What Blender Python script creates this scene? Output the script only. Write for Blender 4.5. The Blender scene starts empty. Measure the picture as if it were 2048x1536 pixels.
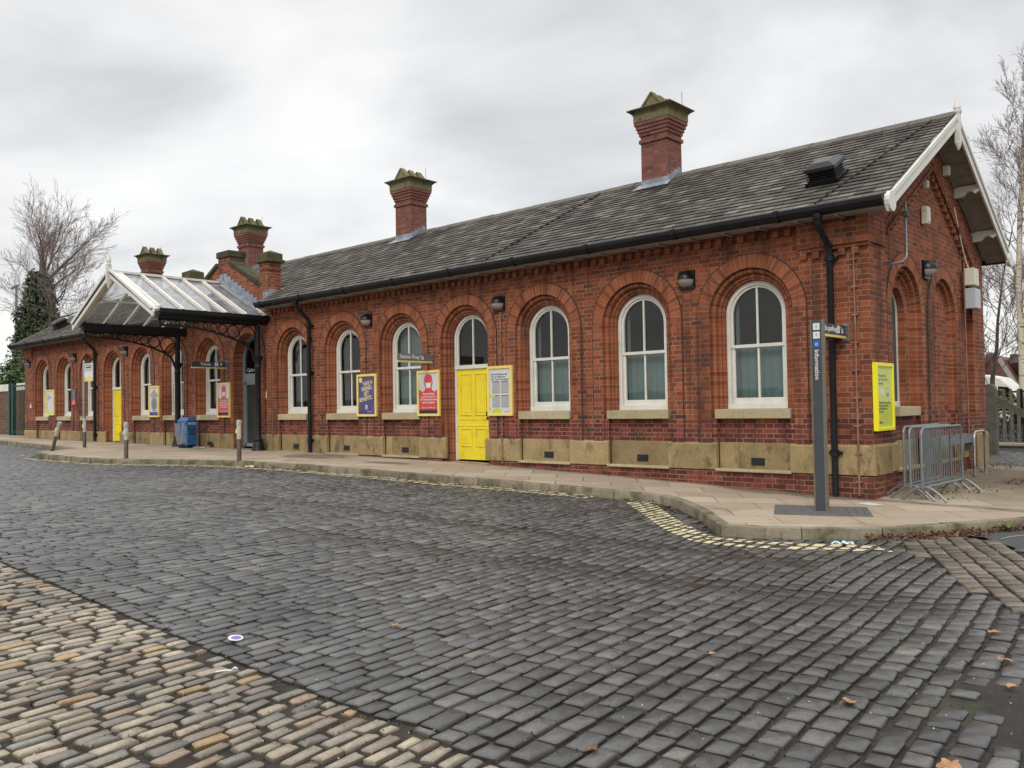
import bpy, bmesh, math, random
import numpy as np
from mathutils import Vector, Matrix
from mathutils.geometry import delaunay_2d_cdt
sc = bpy.context.scene
R = math.radians
# ------------------------------------------------------------------ camera
CAM = np.array([4.5634, -12.9783, 0.6542]); YAW, PIT, ROL, FPX = R(132.1742), R(1.5377), R(-0.9094), 1711.78
def cam_axes():
    f = np.array([math.cos(YAW)*math.cos(PIT), math.sin(YAW)*math.cos(PIT), math.sin(PIT)])
    r = np.array([math.sin(YAW), -math.cos(YAW), 0.]); u = np.cross(r, f)
    return r*math.cos(ROL)+u*math.sin(ROL), -r*math.sin(ROL)+u*math.cos(ROL), f
CR, CU, CF = cam_axes()
cam = bpy.data.cameras.new('camera'); co = bpy.data.objects.new('camera', cam); sc.collection.objects.link(co); sc.camera = co
cam.sensor_width = 36; cam.lens = FPX/2048*36; cam.clip_end = 3000; cam.clip_start = .05
co.matrix_world = Matrix([[CR[0], CU[0], -CF[0], CAM[0]], [CR[1], CU[1], -CF[1], CAM[1]], [CR[2], CU[2], -CF[2], CAM[2]], [0, 0, 0, 1]])
def pix(P):                      # only used to skip setts far outside the view
    d = np.asarray(P, float)-CAM; z = d@CF
    return 1024+FPX*(d@CR)/z, 768-FPX*(d@CU)/z, z
# ------------------------------------------------------------------ view
sc.view_settings.view_transform = 'Standard'; sc.view_settings.look = 'None'
sc.view_settings.gamma = 1; sc.view_settings.exposure = 0.10
sc.render.resolution_x, sc.render.resolution_y = 1024, 768
sc.cycles.max_bounces = 6; sc.cycles.transparent_max_bounces = 12
# ------------------------------------------------------------------ node helper
class NT:
    def __init__(s, tree): s.t = tree; s.N = tree.nodes; s.L = tree.links
    def n(s, typ, **kw):
        nd = s.N.new(typ)
        for k, v in kw.items(): setattr(nd, k, v)
        return nd
    def put(s, sock, v):
        if isinstance(v, bpy.types.NodeSocket): s.L.new(v, sock)
        elif v is not None: sock.default_value = v
    def m(s, op, a, b=None, c=None, clamp=False):
        nd = s.n('ShaderNodeMath', operation=op, use_clamp=clamp); s.put(nd.inputs[0], a)
        if b is not None: s.put(nd.inputs[1], b)
        if c is not None: s.put(nd.inputs[2], c)
        return nd.outputs[0]
    def noise(s, vec, scale, detail=3, rough=.55, dims='3D', out='Fac', dist=0):
        nd = s.n('ShaderNodeTexNoise', noise_dimensions=dims); s.put(nd.inputs['Vector'], vec)
        nd.inputs['Scale'].default_value = scale; nd.inputs['Detail'].default_value = detail; nd.inputs['Roughness'].default_value = rough
        nd.inputs['Distortion'].default_value = dist
        return nd.outputs[out]
    def ramp(s, fac, stops, interp='LINEAR'):
        nd = s.n('ShaderNodeValToRGB'); s.put(nd.inputs[0], fac); cr = nd.color_ramp; cr.interpolation = interp
        while len(cr.elements) < len(stops): cr.elements.new(.5)
        for e, (p, c) in zip(cr.elements, stops):
            e.position = p; e.color = (*(c if hasattr(c, '__len__') else (c, c, c)), 1)[:4]
        return nd.outputs[0]
    def mix(s, fac, a, b, mode='MIX'):
        nd = s.n('ShaderNodeMix', data_type='RGBA', blend_type=mode); s.put(nd.inputs[0], fac)
        for i, v in ((6, a), (7, b)):
            if not isinstance(v, bpy.types.NodeSocket): v = (*(v if hasattr(v, '__len__') else (v, v, v)), 1)[:4]
            s.put(nd.inputs[i], v)
        return nd.outputs[2]
    def maprange(s, v, a, b, c=0, d=1, smooth=False):
        nd = s.n('ShaderNodeMapRange'); nd.interpolation_type = 'SMOOTHSTEP' if smooth else 'LINEAR'; nd.clamp = True
        s.put(nd.inputs[0], v)
        for i, q in enumerate((a, b, c, d)): s.put(nd.inputs[i+1], q)
        return nd.outputs[0]
    def sep(s, v):
        nd = s.n('ShaderNodeSeparateXYZ'); s.put(nd.inputs[0], v); return nd.outputs
    def comb(s, x, y, z):
        nd = s.n('ShaderNodeCombineXYZ')
        for i, q in enumerate((x, y, z)): s.put(nd.inputs[i], q)
        return nd.outputs[0]
    def white(s, vec, out='Value'):
        nd = s.n('ShaderNodeTexWhiteNoise', noise_dimensions='3D'); s.put(nd.inputs['Vector'], vec); return nd.outputs[out]
    def vscale(s, v, xyz):
        nd = s.n('ShaderNodeVectorMath', operation='MULTIPLY'); s.put(nd.inputs[0], v); nd.inputs[1].default_value = xyz; return nd.outputs[0]
def new_mat(name):
    m = bpy.data.materials.new(name); m.use_nodes = True; g = NT(m.node_tree); g.N.clear()
    out = g.n('ShaderNodeOutputMaterial'); b = g.n('ShaderNodeBsdfPrincipled'); g.L.new(b.outputs[0], out.inputs[0])
    g.b = b; g.out = out; g.obj = g.n('ShaderNodeTexCoord').outputs['Object']
    g.pos = g.n('ShaderNodeNewGeometry').outputs['Position']
    return m, g
def bump(g, h, strength=.3, dist=.01):
    nd = g.n('ShaderNodeBump'); nd.inputs['Strength'].default_value = strength; nd.inputs['Distance'].default_value = dist
    g.put(nd.inputs['Height'], h); g.L.new(nd.outputs[0], g.b.inputs['Normal'])
def simple(name, col, rough=.6, metal=0, var=.12, scale=6, dirt=None, bmp=0, spec=.5):
    m, g = new_mat(name)
    n1 = g.noise(g.pos, scale, 4); f = g.maprange(n1, .3, .7)
    c = g.mix(f, [x*(1-var) for x in col], [min(1, x*(1+var)) for x in col])
    if dirt:
        n2 = g.noise(g.pos, dirt[1], 6, .65); c = g.mix(g.maprange(n2, .5, .68, 0, dirt[2] if len(dirt) > 2 else .8), c, dirt[0])
    g.put(g.b.inputs['Base Color'], c); g.put(g.b.inputs['Roughness'], g.maprange(n1, .2, .8, max(rough-.08, .02), min(rough+.08, 1)))
    g.b.inputs['Metallic'].default_value = metal; g.b.inputs['Specular IOR Level'].default_value = spec
    if bmp: bump(g, g.noise(g.pos, scale*8, 4), bmp, .01)
    return m
# ------------------------------------------------------------------ sky + sun (overcast)
SUN_EL, SUN_AZ = R(38), R(-62)      # azimuth measured from +x, sun in front of the facade and to the right
w = bpy.data.worlds.new('World'); sc.world = w; w.use_nodes = True
g = NT(w.node_tree); g.N.clear(); out = g.n('ShaderNodeOutputWorld'); bg = g.n('ShaderNodeBackground'); g.L.new(bg.outputs[0], out.inputs[0])
sky = g.n('ShaderNodeTexSky'); sky.sky_type = 'NISHITA'; sky.sun_disc = False; sky.sun_elevation = SUN_EL; sky.sun_rotation = math.pi/2-SUN_AZ
dirv = g.n('ShaderNodeTexCoord').outputs['Generated']; x, y, z = g.sep(dirv)
zz = g.m('ADD', g.m('MAXIMUM', z, 0), .22)
cl = g.comb(g.m('DIVIDE', x, zz), g.m('DIVIDE', y, zz), 0)
n1 = g.noise(cl, 1.6, 5, .5, dist=.35); n2 = g.noise(g.vscale(cl, (1, 1, 1)), .45, 3, .5)
band = g.m('ADD', g.m('MULTIPLY', n1, .62), g.m('MULTIPLY', n2, .38))
cloud = g.ramp(band, [(.36, (5.6, 5.7, 5.85)), (.44, (6.9, 6.95, 7.0)), (.50, (8.1, 8.1, 8.08)), (.56, (9.2, 9.15, 9.05)), (.64, (10.2, 10.1, 9.95))])
low = g.maprange(z, 0, .22, 1, 0, True)
cloud = g.mix(g.m('MULTIPLY', low, .72), cloud, (10.8, 10.6, 10.2))
up = g.maprange(z, .42, .85, 1.0, 2.25, True)      # an overcast sky is brightest towards the zenith
cloud = g.mix(1, cloud, g.comb(up, up, up), 'MULTIPLY')
col = g.mix(.12, cloud, sky.outputs[0])
below = g.maprange(z, -.02, 0, 0, 1)
g.put(bg.inputs[0], g.mix(below, (1.2, 1.15, 1.1), col)); bg.inputs[1].default_value = .1
sl = bpy.data.lights.new('sun', 'SUN'); sl.energy = 1.2; sl.angle = R(16); sl.color = (1, .96, .9)
so = bpy.data.objects.new('sun', sl); sc.collection.objects.link(so)
sd = Vector((math.cos(SUN_AZ)*math.cos(SUN_EL), math.sin(SUN_AZ)*math.cos(SUN_EL), math.sin(SUN_EL)))
so.rotation_euler = sd.to_track_quat('Z', 'Y').to_euler(); so.location = sd*40
# ------------------------------------------------------------------ mesh builder
class MB:
    def __init__(s): s.v = []; s.f = []; s.uv = {}; s.mi = {}
    def add(s, vs, fs, uvs=None, mi=0):
        o = len(s.v); s.v += [tuple(map(float, p)) for p in vs]
        for k, f in enumerate(fs):
            i = len(s.f); s.f.append([o+a for a in f])
            if uvs: s.uv[i] = uvs[k]
            if mi: s.mi[i] = mi
    def quad(s, a, b, c, d, uv=None, mi=0): s.add([a, b, c, d], [[0, 1, 2, 3]], [uv] if uv else None, mi)
    def box(s, x0, y0, z0, x1, y1, z1, mi=0):
        v = [(x0, y0, z0), (x1, y0, z0), (x1, y1, z0), (x0, y1, z0), (x0, y0, z1), (x1, y0, z1), (x1, y1, z1), (x0, y1, z1)]
        s.add(v, [[3, 2, 1, 0], [4, 5, 6, 7], [0, 1, 5, 4], [1, 2, 6, 5], [2, 3, 7, 6], [3, 0, 4, 7]], None, mi)
    def bar(s, a, b, w, h, up=(0, 0, 1), mi=0):    # rectangular bar between two points
        a, b, up = Vector(a), Vector(b), Vector(up); d = (b-a).normalized(); r = d.cross(up)
        if r.length < 1e-4: r = d.cross(Vector((1, 0, 0)))
        r.normalize(); u = r.cross(d); v = []
        for p in (a, b):
            for i, j in ((-1, -1), (1, -1), (1, 1), (-1, 1)): v.append(p+r*(w/2*i)+u*(h/2*j))
        s.add(v, [[0, 3, 2, 1], [4, 5, 6, 7], [0, 1, 5, 4], [1, 2, 6, 5], [2, 3, 7, 6], [3, 0, 4, 7]], None, mi)
    def tube(s, pts, r, n=8, cap=True, mi=0):
        pts = [Vector(p) for p in pts]; rs = r if hasattr(r, '__len__') else [r]*len(pts); v = []; f = []; u = None
        for i, p in enumerate(pts):
            d = (pts[min(i+1, len(pts)-1)]-pts[max(i-1, 0)]).normalized()
            if u is None: u = d.cross(Vector((0, 0, 1)) if abs(d.z) < .9 else Vector((1, 0, 0))).normalized()
            else: u = (u-d*u.dot(d)).normalized()
            w_ = d.cross(u)
            for k in range(n): t = 2*math.pi*k/n; v.append(p+(u*math.cos(t)+w_*math.sin(t))*rs[i])
        for i in range(len(pts)-1):
            for k in range(n): a = i*n+k; b = i*n+(k+1) % n; f.append([a, b, b+n, a+n])
        if cap: f += [list(range(n))[::-1], list(range((len(pts)-1)*n, len(pts)*n))]
        s.add(v, f, None, mi)
    def lathe(s, prof, c=(0, 0, 0), n=16, mi=0):
        v = []; f = []
        for r, z in prof:
            for k in range(n): t = 2*math.pi*(k+.5)/n; v.append((c[0]+r*math.cos(t), c[1]+r*math.sin(t), c[2]+z))
        for i in range(len(prof)-1):
            for k in range(n): a = i*n+k; b = i*n+(k+1) % n; f.append([a, b, b+n, a+n])
        f += [list(range(n))[::-1], list(range((len(prof)-1)*n, len(prof)*n))]
        s.add(v, f, None, mi)
    def prism(s, poly, axis, a, b, mi=0):          # poly of 2D points, extruded along an axis
        k = {'x': lambda p, t: (t, p[0], p[1]), 'y': lambda p, t: (p[0], t, p[1]), 'z': lambda p, t: (p[0], p[1], t)}[axis]
        n = len(poly); v = [k(p, a) for p in poly]+[k(p, b) for p in poly]
        s.add(v, [list(range(n))[::-1], list(range(n, 2*n))]+[[i, (i+1) % n, n+(i+1) % n, n+i] for i in range(n)], None, mi)
    def blob(s, c, r, n=8, m=6, jit=0, rnd=None, mi=0):
        v = []; f = []
        for i in range(m+1):
            ph = math.pi*i/m
            for k in range(n):
                t = 2*math.pi*k/n; q = 1+(rnd.uniform(-jit, jit) if rnd else 0)
                v.append((c[0]+r[0]*math.sin(ph)*math.cos(t)*q, c[1]+r[1]*math.sin(ph)*math.sin(t)*q, c[2]+r[2]*math.cos(ph)*q))
        for i in range(m):
            for k in range(n): a = i*n+k; b = i*n+(k+1) % n; f.append([a, b, b+n, a+n])
        s.add(v, f, None, mi)
    def build(s, name, mats, parent=None, smooth=None, bev=0, fix=True, loc=None):
        me = bpy.data.meshes.new(name); me.from_pydata(s.v, [], s.f)
        if not hasattr(mats, '__len__'): mats = [mats]
        for m in mats: me.materials.append(m)
        if fix and len(s.f) < 20000:
            bm = bmesh.new(); bm.from_mesh(me); bmesh.ops.recalc_face_normals(bm, faces=bm.faces) if not s.uv else None; bm.to_mesh(me); bm.free()
        uvl = me.uv_layers.new(name='UVMap').data
        for p in me.polygons:
            n = p.normal; c = s.uv.get(p.index)
            for j, li in enumerate(p.loop_indices):
                if c: uvl[li].uv = c[j]
                else:
                    q = me.vertices[me.loops[li].vertex_index].co
                    uvl[li].uv = (q.x, q.y) if abs(n.z) > .8 else ((q.y, q.z) if abs(n.x) > abs(n.y) else (q.x, q.z))
            if p.index in s.mi: p.material_index = s.mi[p.index]
        if smooth is not None:
            for p in me.polygons: p.use_smooth = True
            me.set_sharp_from_angle(angle=R(smooth))
        o = bpy.data.objects.new(name, me); sc.collection.objects.link(o)
        if parent: o.parent = parent
        if loc: o.location = loc
        if bev:
            b = o.modifiers.new('bevel', 'BEVEL'); b.width = bev; b.segments = 2; b.limit_method = 'ANGLE'; b.angle_limit = R(40)
        return o
def tag(o, label=None, cat=None, group=None, kind=None):
    for k, v in (('label', label), ('category', cat), ('group', group), ('kind', kind)):
        if v: o[k] = v
    return o
def thing(name, label, cat, loc=(0, 0, 0), rz=0, group=None):
    o = bpy.data.objects.new(name, None); sc.collection.objects.link(o); o.location = loc; o.rotation_euler = (0, 0, rz); o.empty_display_size = .2
    return tag(o, label, cat, group)
def copy_tree(o, parent=None, loc=None, rz=None, label=None):
    c = o.copy(); sc.collection.objects.link(c); c.parent = parent
    if loc is not None: c.location = loc
    if rz is not None: c.rotation_euler = (0, 0, rz)
    if label: c['label'] = label
    for ch in [k for k in sc.collection.objects if k.parent == o]: copy_tree(ch, c)
    return c
def text(s, size, mat, parent, loc, rot, align='LEFT', name='lettering', sx=1, bold=0):
    cu = bpy.data.curves.new('t', 'FONT'); cu.body = s; cu.size = size; cu.align_x = align; cu.extrude = .001; cu.offset = bold; cu.space_line = .95
    cu.resolution_u = 2
    t = bpy.data.objects.new('t', cu); sc.collection.objects.link(t)
    me = bpy.data.meshes.new_from_object(t.evaluated_get(bpy.context.evaluated_depsgraph_get())); bpy.data.objects.remove(t)
    M = Matrix.Translation(loc) @ rot.to_4x4() @ Matrix.Diagonal((sx, 1, 1, 1)); me.transform(M)
    me.materials.clear(); me.materials.append(mat)
    o = bpy.data.objects.new(name, me); sc.collection.objects.link(o); o.parent = parent
    return o
from mathutils import Euler
FRONT = Euler((R(90), 0, 0)).to_matrix()
SIDE = Euler((R(90), 0, R(90))).to_matrix()
# ------------------------------------------------------------------ ground level
GX = [-60, -35, -25, -14.3, -8.35, -5, -1.9, 0, 4, 10, 60]; GZ = [-.15, -.29, -.35, -.41, -.50, -.60, -.71, -.77, -.84, -.88, -.9]
def gz(x, y=0): return float(np.interp(x, GX, GZ))+min(.15, .022*max(0, y))*(1 if x > -10 else 0)
PAVE = -.03; ROAD = -.14
# ------------------------------------------------------------------ materials
def brick_mat(name, mode='flemish', cols=None, mortar=(.31, .235, .165), course=.08, lower=True, sat=1.0, dirt=True):
    m, g = new_mat(name)
    uv = g.n('ShaderNodeUVMap').outputs[0]; u, v, _ = g.sep(uv)
    wob = g.noise(g.pos, 9, 2); u = g.m('ADD', u, g.m('MULTIPLY', g.m('SUBTRACT', wob, .5), .016))
    wob2 = g.noise(g.pos, 5, 2); v = g.m('ADD', v, g.m('MULTIPLY', g.m('SUBTRACT', wob2, .5), .014))
    vr = g.m('DIVIDE', v, course); row = g.m('FLOOR', vr); dv = g.m('MULTIPLY', g.m('PINGPONG', g.m('FRACT', vr), .5), course)
    if mode == 'flemish':
        p = .355; t = g.m('ADD', g.m('DIVIDE', u, p), g.m('MULTIPLY', g.m('MODULO', g.m('ABSOLUTE', row), 2), .5))
        cell = g.m('FLOOR', t); ft = g.m('FRACT', t); hd = g.m('GREATER_THAN', ft, .662)
        lu = g.m('MULTIPLY', ft, p)
        ds = g.m('MINIMUM', lu, g.m('ABSOLUTE', g.m('SUBTRACT', lu, .235))); ds = g.m('MINIMUM', ds, g.m('SUBTRACT', p, lu))
        d = g.m('MINIMUM', ds, dv); idv = g.comb(row, cell, hd)
    else:
        d = dv; idv = g.comb(row, 7, 3)
    mort = g.maprange(d, .0035, .0075, 1, 0, True)
    h = g.white(idv); big = g.noise(g.pos, 1.1, 4, .6); fine = g.noise(g.pos, 38, 4, .65)
    k = g.m('ADD', g.m('MULTIPLY', h, .62), g.m('MULTIPLY', big, .38))
    cols = cols or [(.0, (.095, .031, .021)), (.22, (.165, .046, .025)), (.45, (.220, .061, .029)), (.68, (.285, .079, .034)), (.92, (.37, .113, .047))]
    c = g.ramp(k, cols)
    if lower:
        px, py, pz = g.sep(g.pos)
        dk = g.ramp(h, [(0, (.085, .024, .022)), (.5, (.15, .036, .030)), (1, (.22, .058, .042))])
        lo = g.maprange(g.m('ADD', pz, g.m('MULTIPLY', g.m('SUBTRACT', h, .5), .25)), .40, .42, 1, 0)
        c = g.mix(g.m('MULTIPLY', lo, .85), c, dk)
    c = g.mix(1, c, g.ramp(fine, [(.3, .78), (.7, 1.15)]), 'MULTIPLY')
    burnt = g.m('GREATER_THAN', g.white(g.comb(cellv if False else row, hd if mode == 'flemish' else row, 11) if mode != 'flemish' else g.comb(row, cell, g.m('ADD', hd, 9))), .96)
    c = g.mix(g.m('MULTIPLY', burnt, .6), c, (.055, .035, .035))
    mn = g.noise(g.pos, 2.3, 3); mc = g.mix(g.maprange(mn, .4, .6), [q*.72 for q in mortar], mortar)
    mort2 = g.m('MULTIPLY', mort, g.maprange(g.noise(g.pos, 1.7, 4, .6), .32, .55, .42, 1))
    c = g.mix(mort2, c, mc)
    if dirt:                                        # sooty runs and damp streaks
        s = g.noise(g.vscale(g.pos, (2.2, 2.2, .22)), 1.5, 5, .6)
        c = g.mix(g.maprange(s, .50, .66, 0, .62), c, (.050, .026, .018))
        e = g.noise(g.pos, .8, 5, .7); c = g.mix(g.maprange(e, .66, .74, 0, .22), c, (.5, .42, .36))
    g.put(g.b.inputs['Base Color'], c); g.b.inputs['Roughness'].default_value = .88; g.b.inputs['Specular IOR Level'].default_value = .25
    bump(g, g.m('SUBTRACT', g.m('ADD', g.m('MULTIPLY', fine, .35), g.m('MULTIPLY', h, .25)), mort), .55, .006)
    return m
M = {}
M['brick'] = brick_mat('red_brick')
M['brick_ring'] = brick_mat('arch_brick', 'soldier', [(.0, (.14, .042, .023)), (.3, (.22, .064, .030)), (.6, (.30, .090, .039)), (.95, (.38, .125, .053))], lower=False)
M['brick_chim'] = brick_mat('chimney_brick', 'flemish', [(.1, (.145, .058, .045)), (.5, (.20, .080, .060)), (.9, (.26, .105, .080))], mortar=(.215, .125, .10), lower=False, dirt=False)
M['brick_far'] = brick_mat('boundary_brick', 'flemish', [(.1, (.07, .045, .03)), (.5, (.12, .075, .05)), (.9, (.18, .11, .07))], lower=False)
def stone_mat(name, a, b, dark, moss=None, amt=.5):
    m, g = new_mat(name); n = g.noise(g.pos, 2.2, 5, .6); f = g.noise(g.pos, 26, 4, .6)
    bl = g.white(g.vscale(g.comb(*[g.m('FLOOR', q) for q in g.sep(g.vscale(g.pos, (.9, .9, .01)))]), (1, 1, 1)))
    c = g.mix(g.maprange(g.m('ADD', g.m('MULTIPLY', n, .7), g.m('MULTIPLY', bl, .3)), .3, .7), a, b)
    c = g.mix(1, c, g.ramp(f, [(.3, .82), (.7, 1.12)]), 'MULTIPLY')
    c = g.mix(g.maprange(g.noise(g.vscale(g.pos, (1, 1, .6)), 2.8, 6, .7), .52, .66, 0, amt), c, dark)
    if moss: c = g.mix(g.maprange(g.noise(g.pos, 3.2, 5, .65), .5, .64, 0, .75), c, moss)
    g.put(g.b.inputs['Base Color'], c); g.b.inputs['Roughness'].default_value = .9; g.b.inputs['Specular IOR Level'].default_value = .2
    bump(g, g.m('ADD', f, n), .3, .01); return m
M['stone'] = stone_mat('sandstone', (.21, .155, .078), (.38, .285, .145), (.065, .05, .032), None, .72)
M['sill'] = stone_mat('sill_stone', (.36, .30, .18), (.46, .39, .25), (.20, .16, .10), None, .35)
M['cope'] = stone_mat('coping_stone', (.05, .044, .028), (.115, .10, .06), (.018, .016, .012), (.055, .062, .018), .8)
M['cap'] = stone_mat('chimney_stone', (.15, .13, .072), (.225, .195, .115), (.025, .023, .014), (.11, .12, .028), .8)
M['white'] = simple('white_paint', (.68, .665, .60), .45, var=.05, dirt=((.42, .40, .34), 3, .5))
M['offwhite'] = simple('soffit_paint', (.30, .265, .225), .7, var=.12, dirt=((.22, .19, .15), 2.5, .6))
M['black'] = simple('black_paint', (.008, .008, .009), .5, var=.3, dirt=((.022, .022, .022), 5, .5), spec=.3)
M['yellow'] = simple('yellow_door_paint', (.80, .64, .02), .35, var=.04, scale=2, dirt=((.55, .42, .04), 5, .5))
M['yframe'] = simple('yellow_frame_paint', (.78, .62, .16), .4, var=.04, dirt=((.6, .52, .25), 5, .4))
M['ybright'] = simple('bright_yellow_paint', (.82, .74, .01), .4, var=.03)
M['lime'] = simple('lime_poster_paper', (.55, .62, .04), .5, var=.1, scale=9)
M['lead'] = simple('lead_sheet', (.21, .235, .28), .5, var=.25, dirt=((.35, .38, .42), 6, .5))
M['greypaint'] = simple('grey_door_paint', (.20, .235, .26), .45, var=.06)
M['galv'] = simple('galvanised_steel', (.20, .22, .23), .42, .45, var=.18, scale=25)
M['steel'] = simple('stainless_steel', (.40, .38, .34), .3, .8, var=.15, dirt=((.10, .085, .07), 7, .8))
M['bol'] = simple('scratched_bollard_steel', (.12, .105, .09), .4, .5, var=.25, dirt=((.07, .055, .045), 9, .8))
M['darkpost'] = simple('dark_grey_paint', (.048, .056, .062), .45, var=.08)
M['bronze'] = simple('bronze_trim', (.16, .14, .105), .5, .2, var=.12)
M['copper'] = simple('brown_conduit_paint', (.22, .10, .06), .6, var=.25, dirt=((.35, .25, .18), 8, .6))
M['bluebin'] = simple('blue_bin_plastic', (.02, .13, .34), .4, var=.08, dirt=((.06, .10, .16), 5, .5))
M['bag'] = simple('grey_plastic_bag', (.17, .18, .20), .35, var=.25)
M['red'] = simple('poster_red', (.62, .03, .04), .4, var=.04)
M['paper'] = simple('poster_paper', (.62, .63, .64), .4, var=.06, scale=12)
M['grey'] = simple('print_grey', (.30, .30, .30), .5, var=.15, scale=30)
M['ink'] = simple('print_ink', (.02, .02, .025), .5, var=.05)
M['pwhite'] = simple('print_white', (.70, .70, .67), .5, var=.03)
M['purple'] = simple('poster_purple', (.07, .035, .20), .35, var=.5, scale=3, dirt=((.03, .05, .09), 2.5, .8))
M['cream'] = simple('print_cream', (.72, .62, .33), .5, var=.05)
M['signgrey'] = simple('sign_grey', (.15, .155, .16), .5, var=.1, dirt=((.25, .25, .24), 9, .5))
M['signblue'] = simple('sign_blue', (.01, .12, .42), .5, var=.05)
M['green'] = simple('green_gate_paint', (.012, .055, .042), .5, var=.2)
M['cab'] = simple('cabinet_cream', (.62, .60, .50), .5, var=.05)
M['cabgrey'] = simple('cabinet_grey', (.45, .47, .50), .45, var=.05)
M['wood'] = simple('weathered_wood', (.10, .085, .065), .85, var=.3, scale=9, bmp=.3)
M['conc'] = simple('dark_concrete', (.11, .098, .08), .9, var=.25, scale=5, dirt=((.06, .065, .035), 4), bmp=.3)
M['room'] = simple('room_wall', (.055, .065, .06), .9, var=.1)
M['dark'] = simple('black_plastic', (.008, .008, .009), .3, var=.2, spec=.3)
M['airbrick'] = simple('iron_vent', (.014, .016, .02), .5, var=.3)
M['diff'] = simple('lamp_diffuser', (.34, .31, .27), .35, var=.1)
M['teal'] = simple('window_blind', (.155, .215, .20), .7, var=.1, scale=2)
M['leaf_litter'] = simple('brown_leaves', (.17, .075, .035), .8, var=.5, scale=40, dirt=((.05, .03, .02), 20, .8))
M['leaf_orange'] = simple('orange_leaf', (.36, .19, .085), .7, var=.3, scale=30)
M['plaster'] = simple('far_render', (.35, .33, .30), .8)
def glass_mat(name, tint=(.9, .95, .95), refl=1.0, dirty=0., base=(.5, .52, .55)):
    m, g = new_mat(name); g.N.remove(g.b)
    tr = g.n('ShaderNodeBsdfTransparent'); tr.inputs[0].default_value = (*tint, 1)
    gl = g.n('ShaderNodeBsdfGlossy'); gl.inputs['Roughness'].default_value = .015
    wv = g.noise(g.pos, 1.2, 2); nb = g.n('ShaderNodeBump'); nb.inputs['Strength'].default_value = .05; nb.inputs['Distance'].default_value = .02; g.put(nb.inputs['Height'], wv); g.L.new(nb.outputs[0], gl.inputs['Normal'])
    gm = g.n('ShaderNodeNewGeometry'); dt = g.n('ShaderNodeVectorMath', operation='DOT_PRODUCT'); g.L.new(gm.outputs['Incoming'], dt.inputs[0]); g.L.new(gm.outputs['Normal'], dt.inputs[1])
    fr_ = g.m('MULTIPLY_ADD', g.m('POWER', g.m('SUBTRACT', 1, g.m('ABSOLUTE', dt.outputs['Value']), clamp=True), 5), .93, .05)
    mx = g.n('ShaderNodeMixShader'); g.put(mx.inputs[0], g.m('MULTIPLY', fr_, refl, clamp=True)); g.L.new(tr.outputs[0], mx.inputs[1]); g.L.new(gl.outputs[0], mx.inputs[2])
    last = mx.outputs[0]
    if dirty:
        df = g.n('ShaderNodeBsdfDiffuse'); df.inputs[0].default_value = (*base, 1); m2 = g.n('ShaderNodeMixShader')
        g.put(m2.inputs[0], g.maprange(g.noise(g.pos, 2.5, 5, .6), .3, .7, dirty*.6, dirty*1.4)); g.L.new(last, m2.inputs[1]); g.L.new(df.outputs[0], m2.inputs[2]); last = m2.outputs[0]
    g.L.new(last, g.out.inputs[0]); return m
M['glass'] = glass_mat('window_glass', (.75, .8, .8), 1.1)
M['canglass'] = glass_mat('canopy_glass', (.80, .82, .85), 1.6, .30, (.42, .44, .47))
# slates: one random tone per slate from a colour attribute
m, g = new_mat('roof_slate'); M['slate'] = m
ca = g.n('ShaderNodeAttribute', attribute_name='tone').outputs['Color']; tr_, tg, tb = g.sep(ca)
c = g.ramp(tr_, [(0, (.036, .030, .026)), (.35, (.066, .056, .048)), (.65, (.094, .080, .067)), (.88, (.128, .111, .092)), (1, (.20, .18, .15))])
lich = g.noise(g.pos, .9, 5, .62); c = g.mix(g.m('MULTIPLY', g.maprange(lich, .5, .66), .32), c, (.16, .145, .11))
c = g.mix(g.maprange(g.noise(g.pos, 2.4, 5, .7), .53, .64, 0, .6), c, (.040, .043, .020))
c = g.mix(1, c, g.ramp(g.noise(g.pos, 30, 3), [(.3, .75), (.7, 1.2)]), 'MULTIPLY')
g.put(g.b.inputs['Base Color'], c); g.b.inputs['Roughness'].default_value = .7; g.b.inputs['Specular IOR Level'].default_value = .35; bump(g, g.noise(g.pos, 30, 4), .35, .01)
# setts: tone attribute; r picks the stone, g is the kind (0 dark road, 1 mixed granite, .5 brown)
m, g = new_mat('stone_setts'); M['sett'] = m
ca = g.n('ShaderNodeAttribute', attribute_name='tone').outputs['Color']; r_, kd, rb = g.sep(ca)
dark = g.ramp(r_, [(0, (.042, .042, .042)), (.3, (.062, .062, .061)), (.7, (.086, .086, .084)), (.94, (.108, .106, .102)), (1, (.145, .135, .115))])
mixd = g.mix(1, (.92, .865, .775), g.ramp(r_, [(0, (.16, .155, .145)), (.10, (.29, .265, .215)), (.22, (.21, .18, .155)), (.32, (.34, .305, .245)), (.46, (.26, .245, .215)), (.58, (.36, .32, .255)), (.68, (.36, .25, .13)), (.73, (.21, .21, .195)), (.82, (.31, .235, .185)), (.89, (.30, .275, .23)), (.96, (.39, .355, .29))], 'CONSTANT'), 'MULTIPLY')
brn = g.ramp(r_, [(0, (.075, .062, .050)), (.5, (.125, .100, .076)), (1, (.185, .150, .11))])
c = g.mix(g.m('GREATER_THAN', kd, .75), g.mix(g.m('GREATER_THAN', kd, .25), dark, brn), mixd)
f1 = g.noise(g.pos, 18, 5, .65); f2 = g.noise(g.pos, 75, 4, .65); f3 = g.noise(g.pos, .8, 4)
c = g.mix(1, c, g.ramp(f1, [(.28, .72), (.5, 1.0), (.72, 1.2)]), 'MULTIPLY')
c = g.mix(1, c, g.ramp(f2, [(.3, .8), (.7, 1.18)]), 'MULTIPLY')
c = g.mix(1, c, g.ramp(f3, [(.35, .80), (.65, 1.18)]), 'MULTIPLY')
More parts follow.
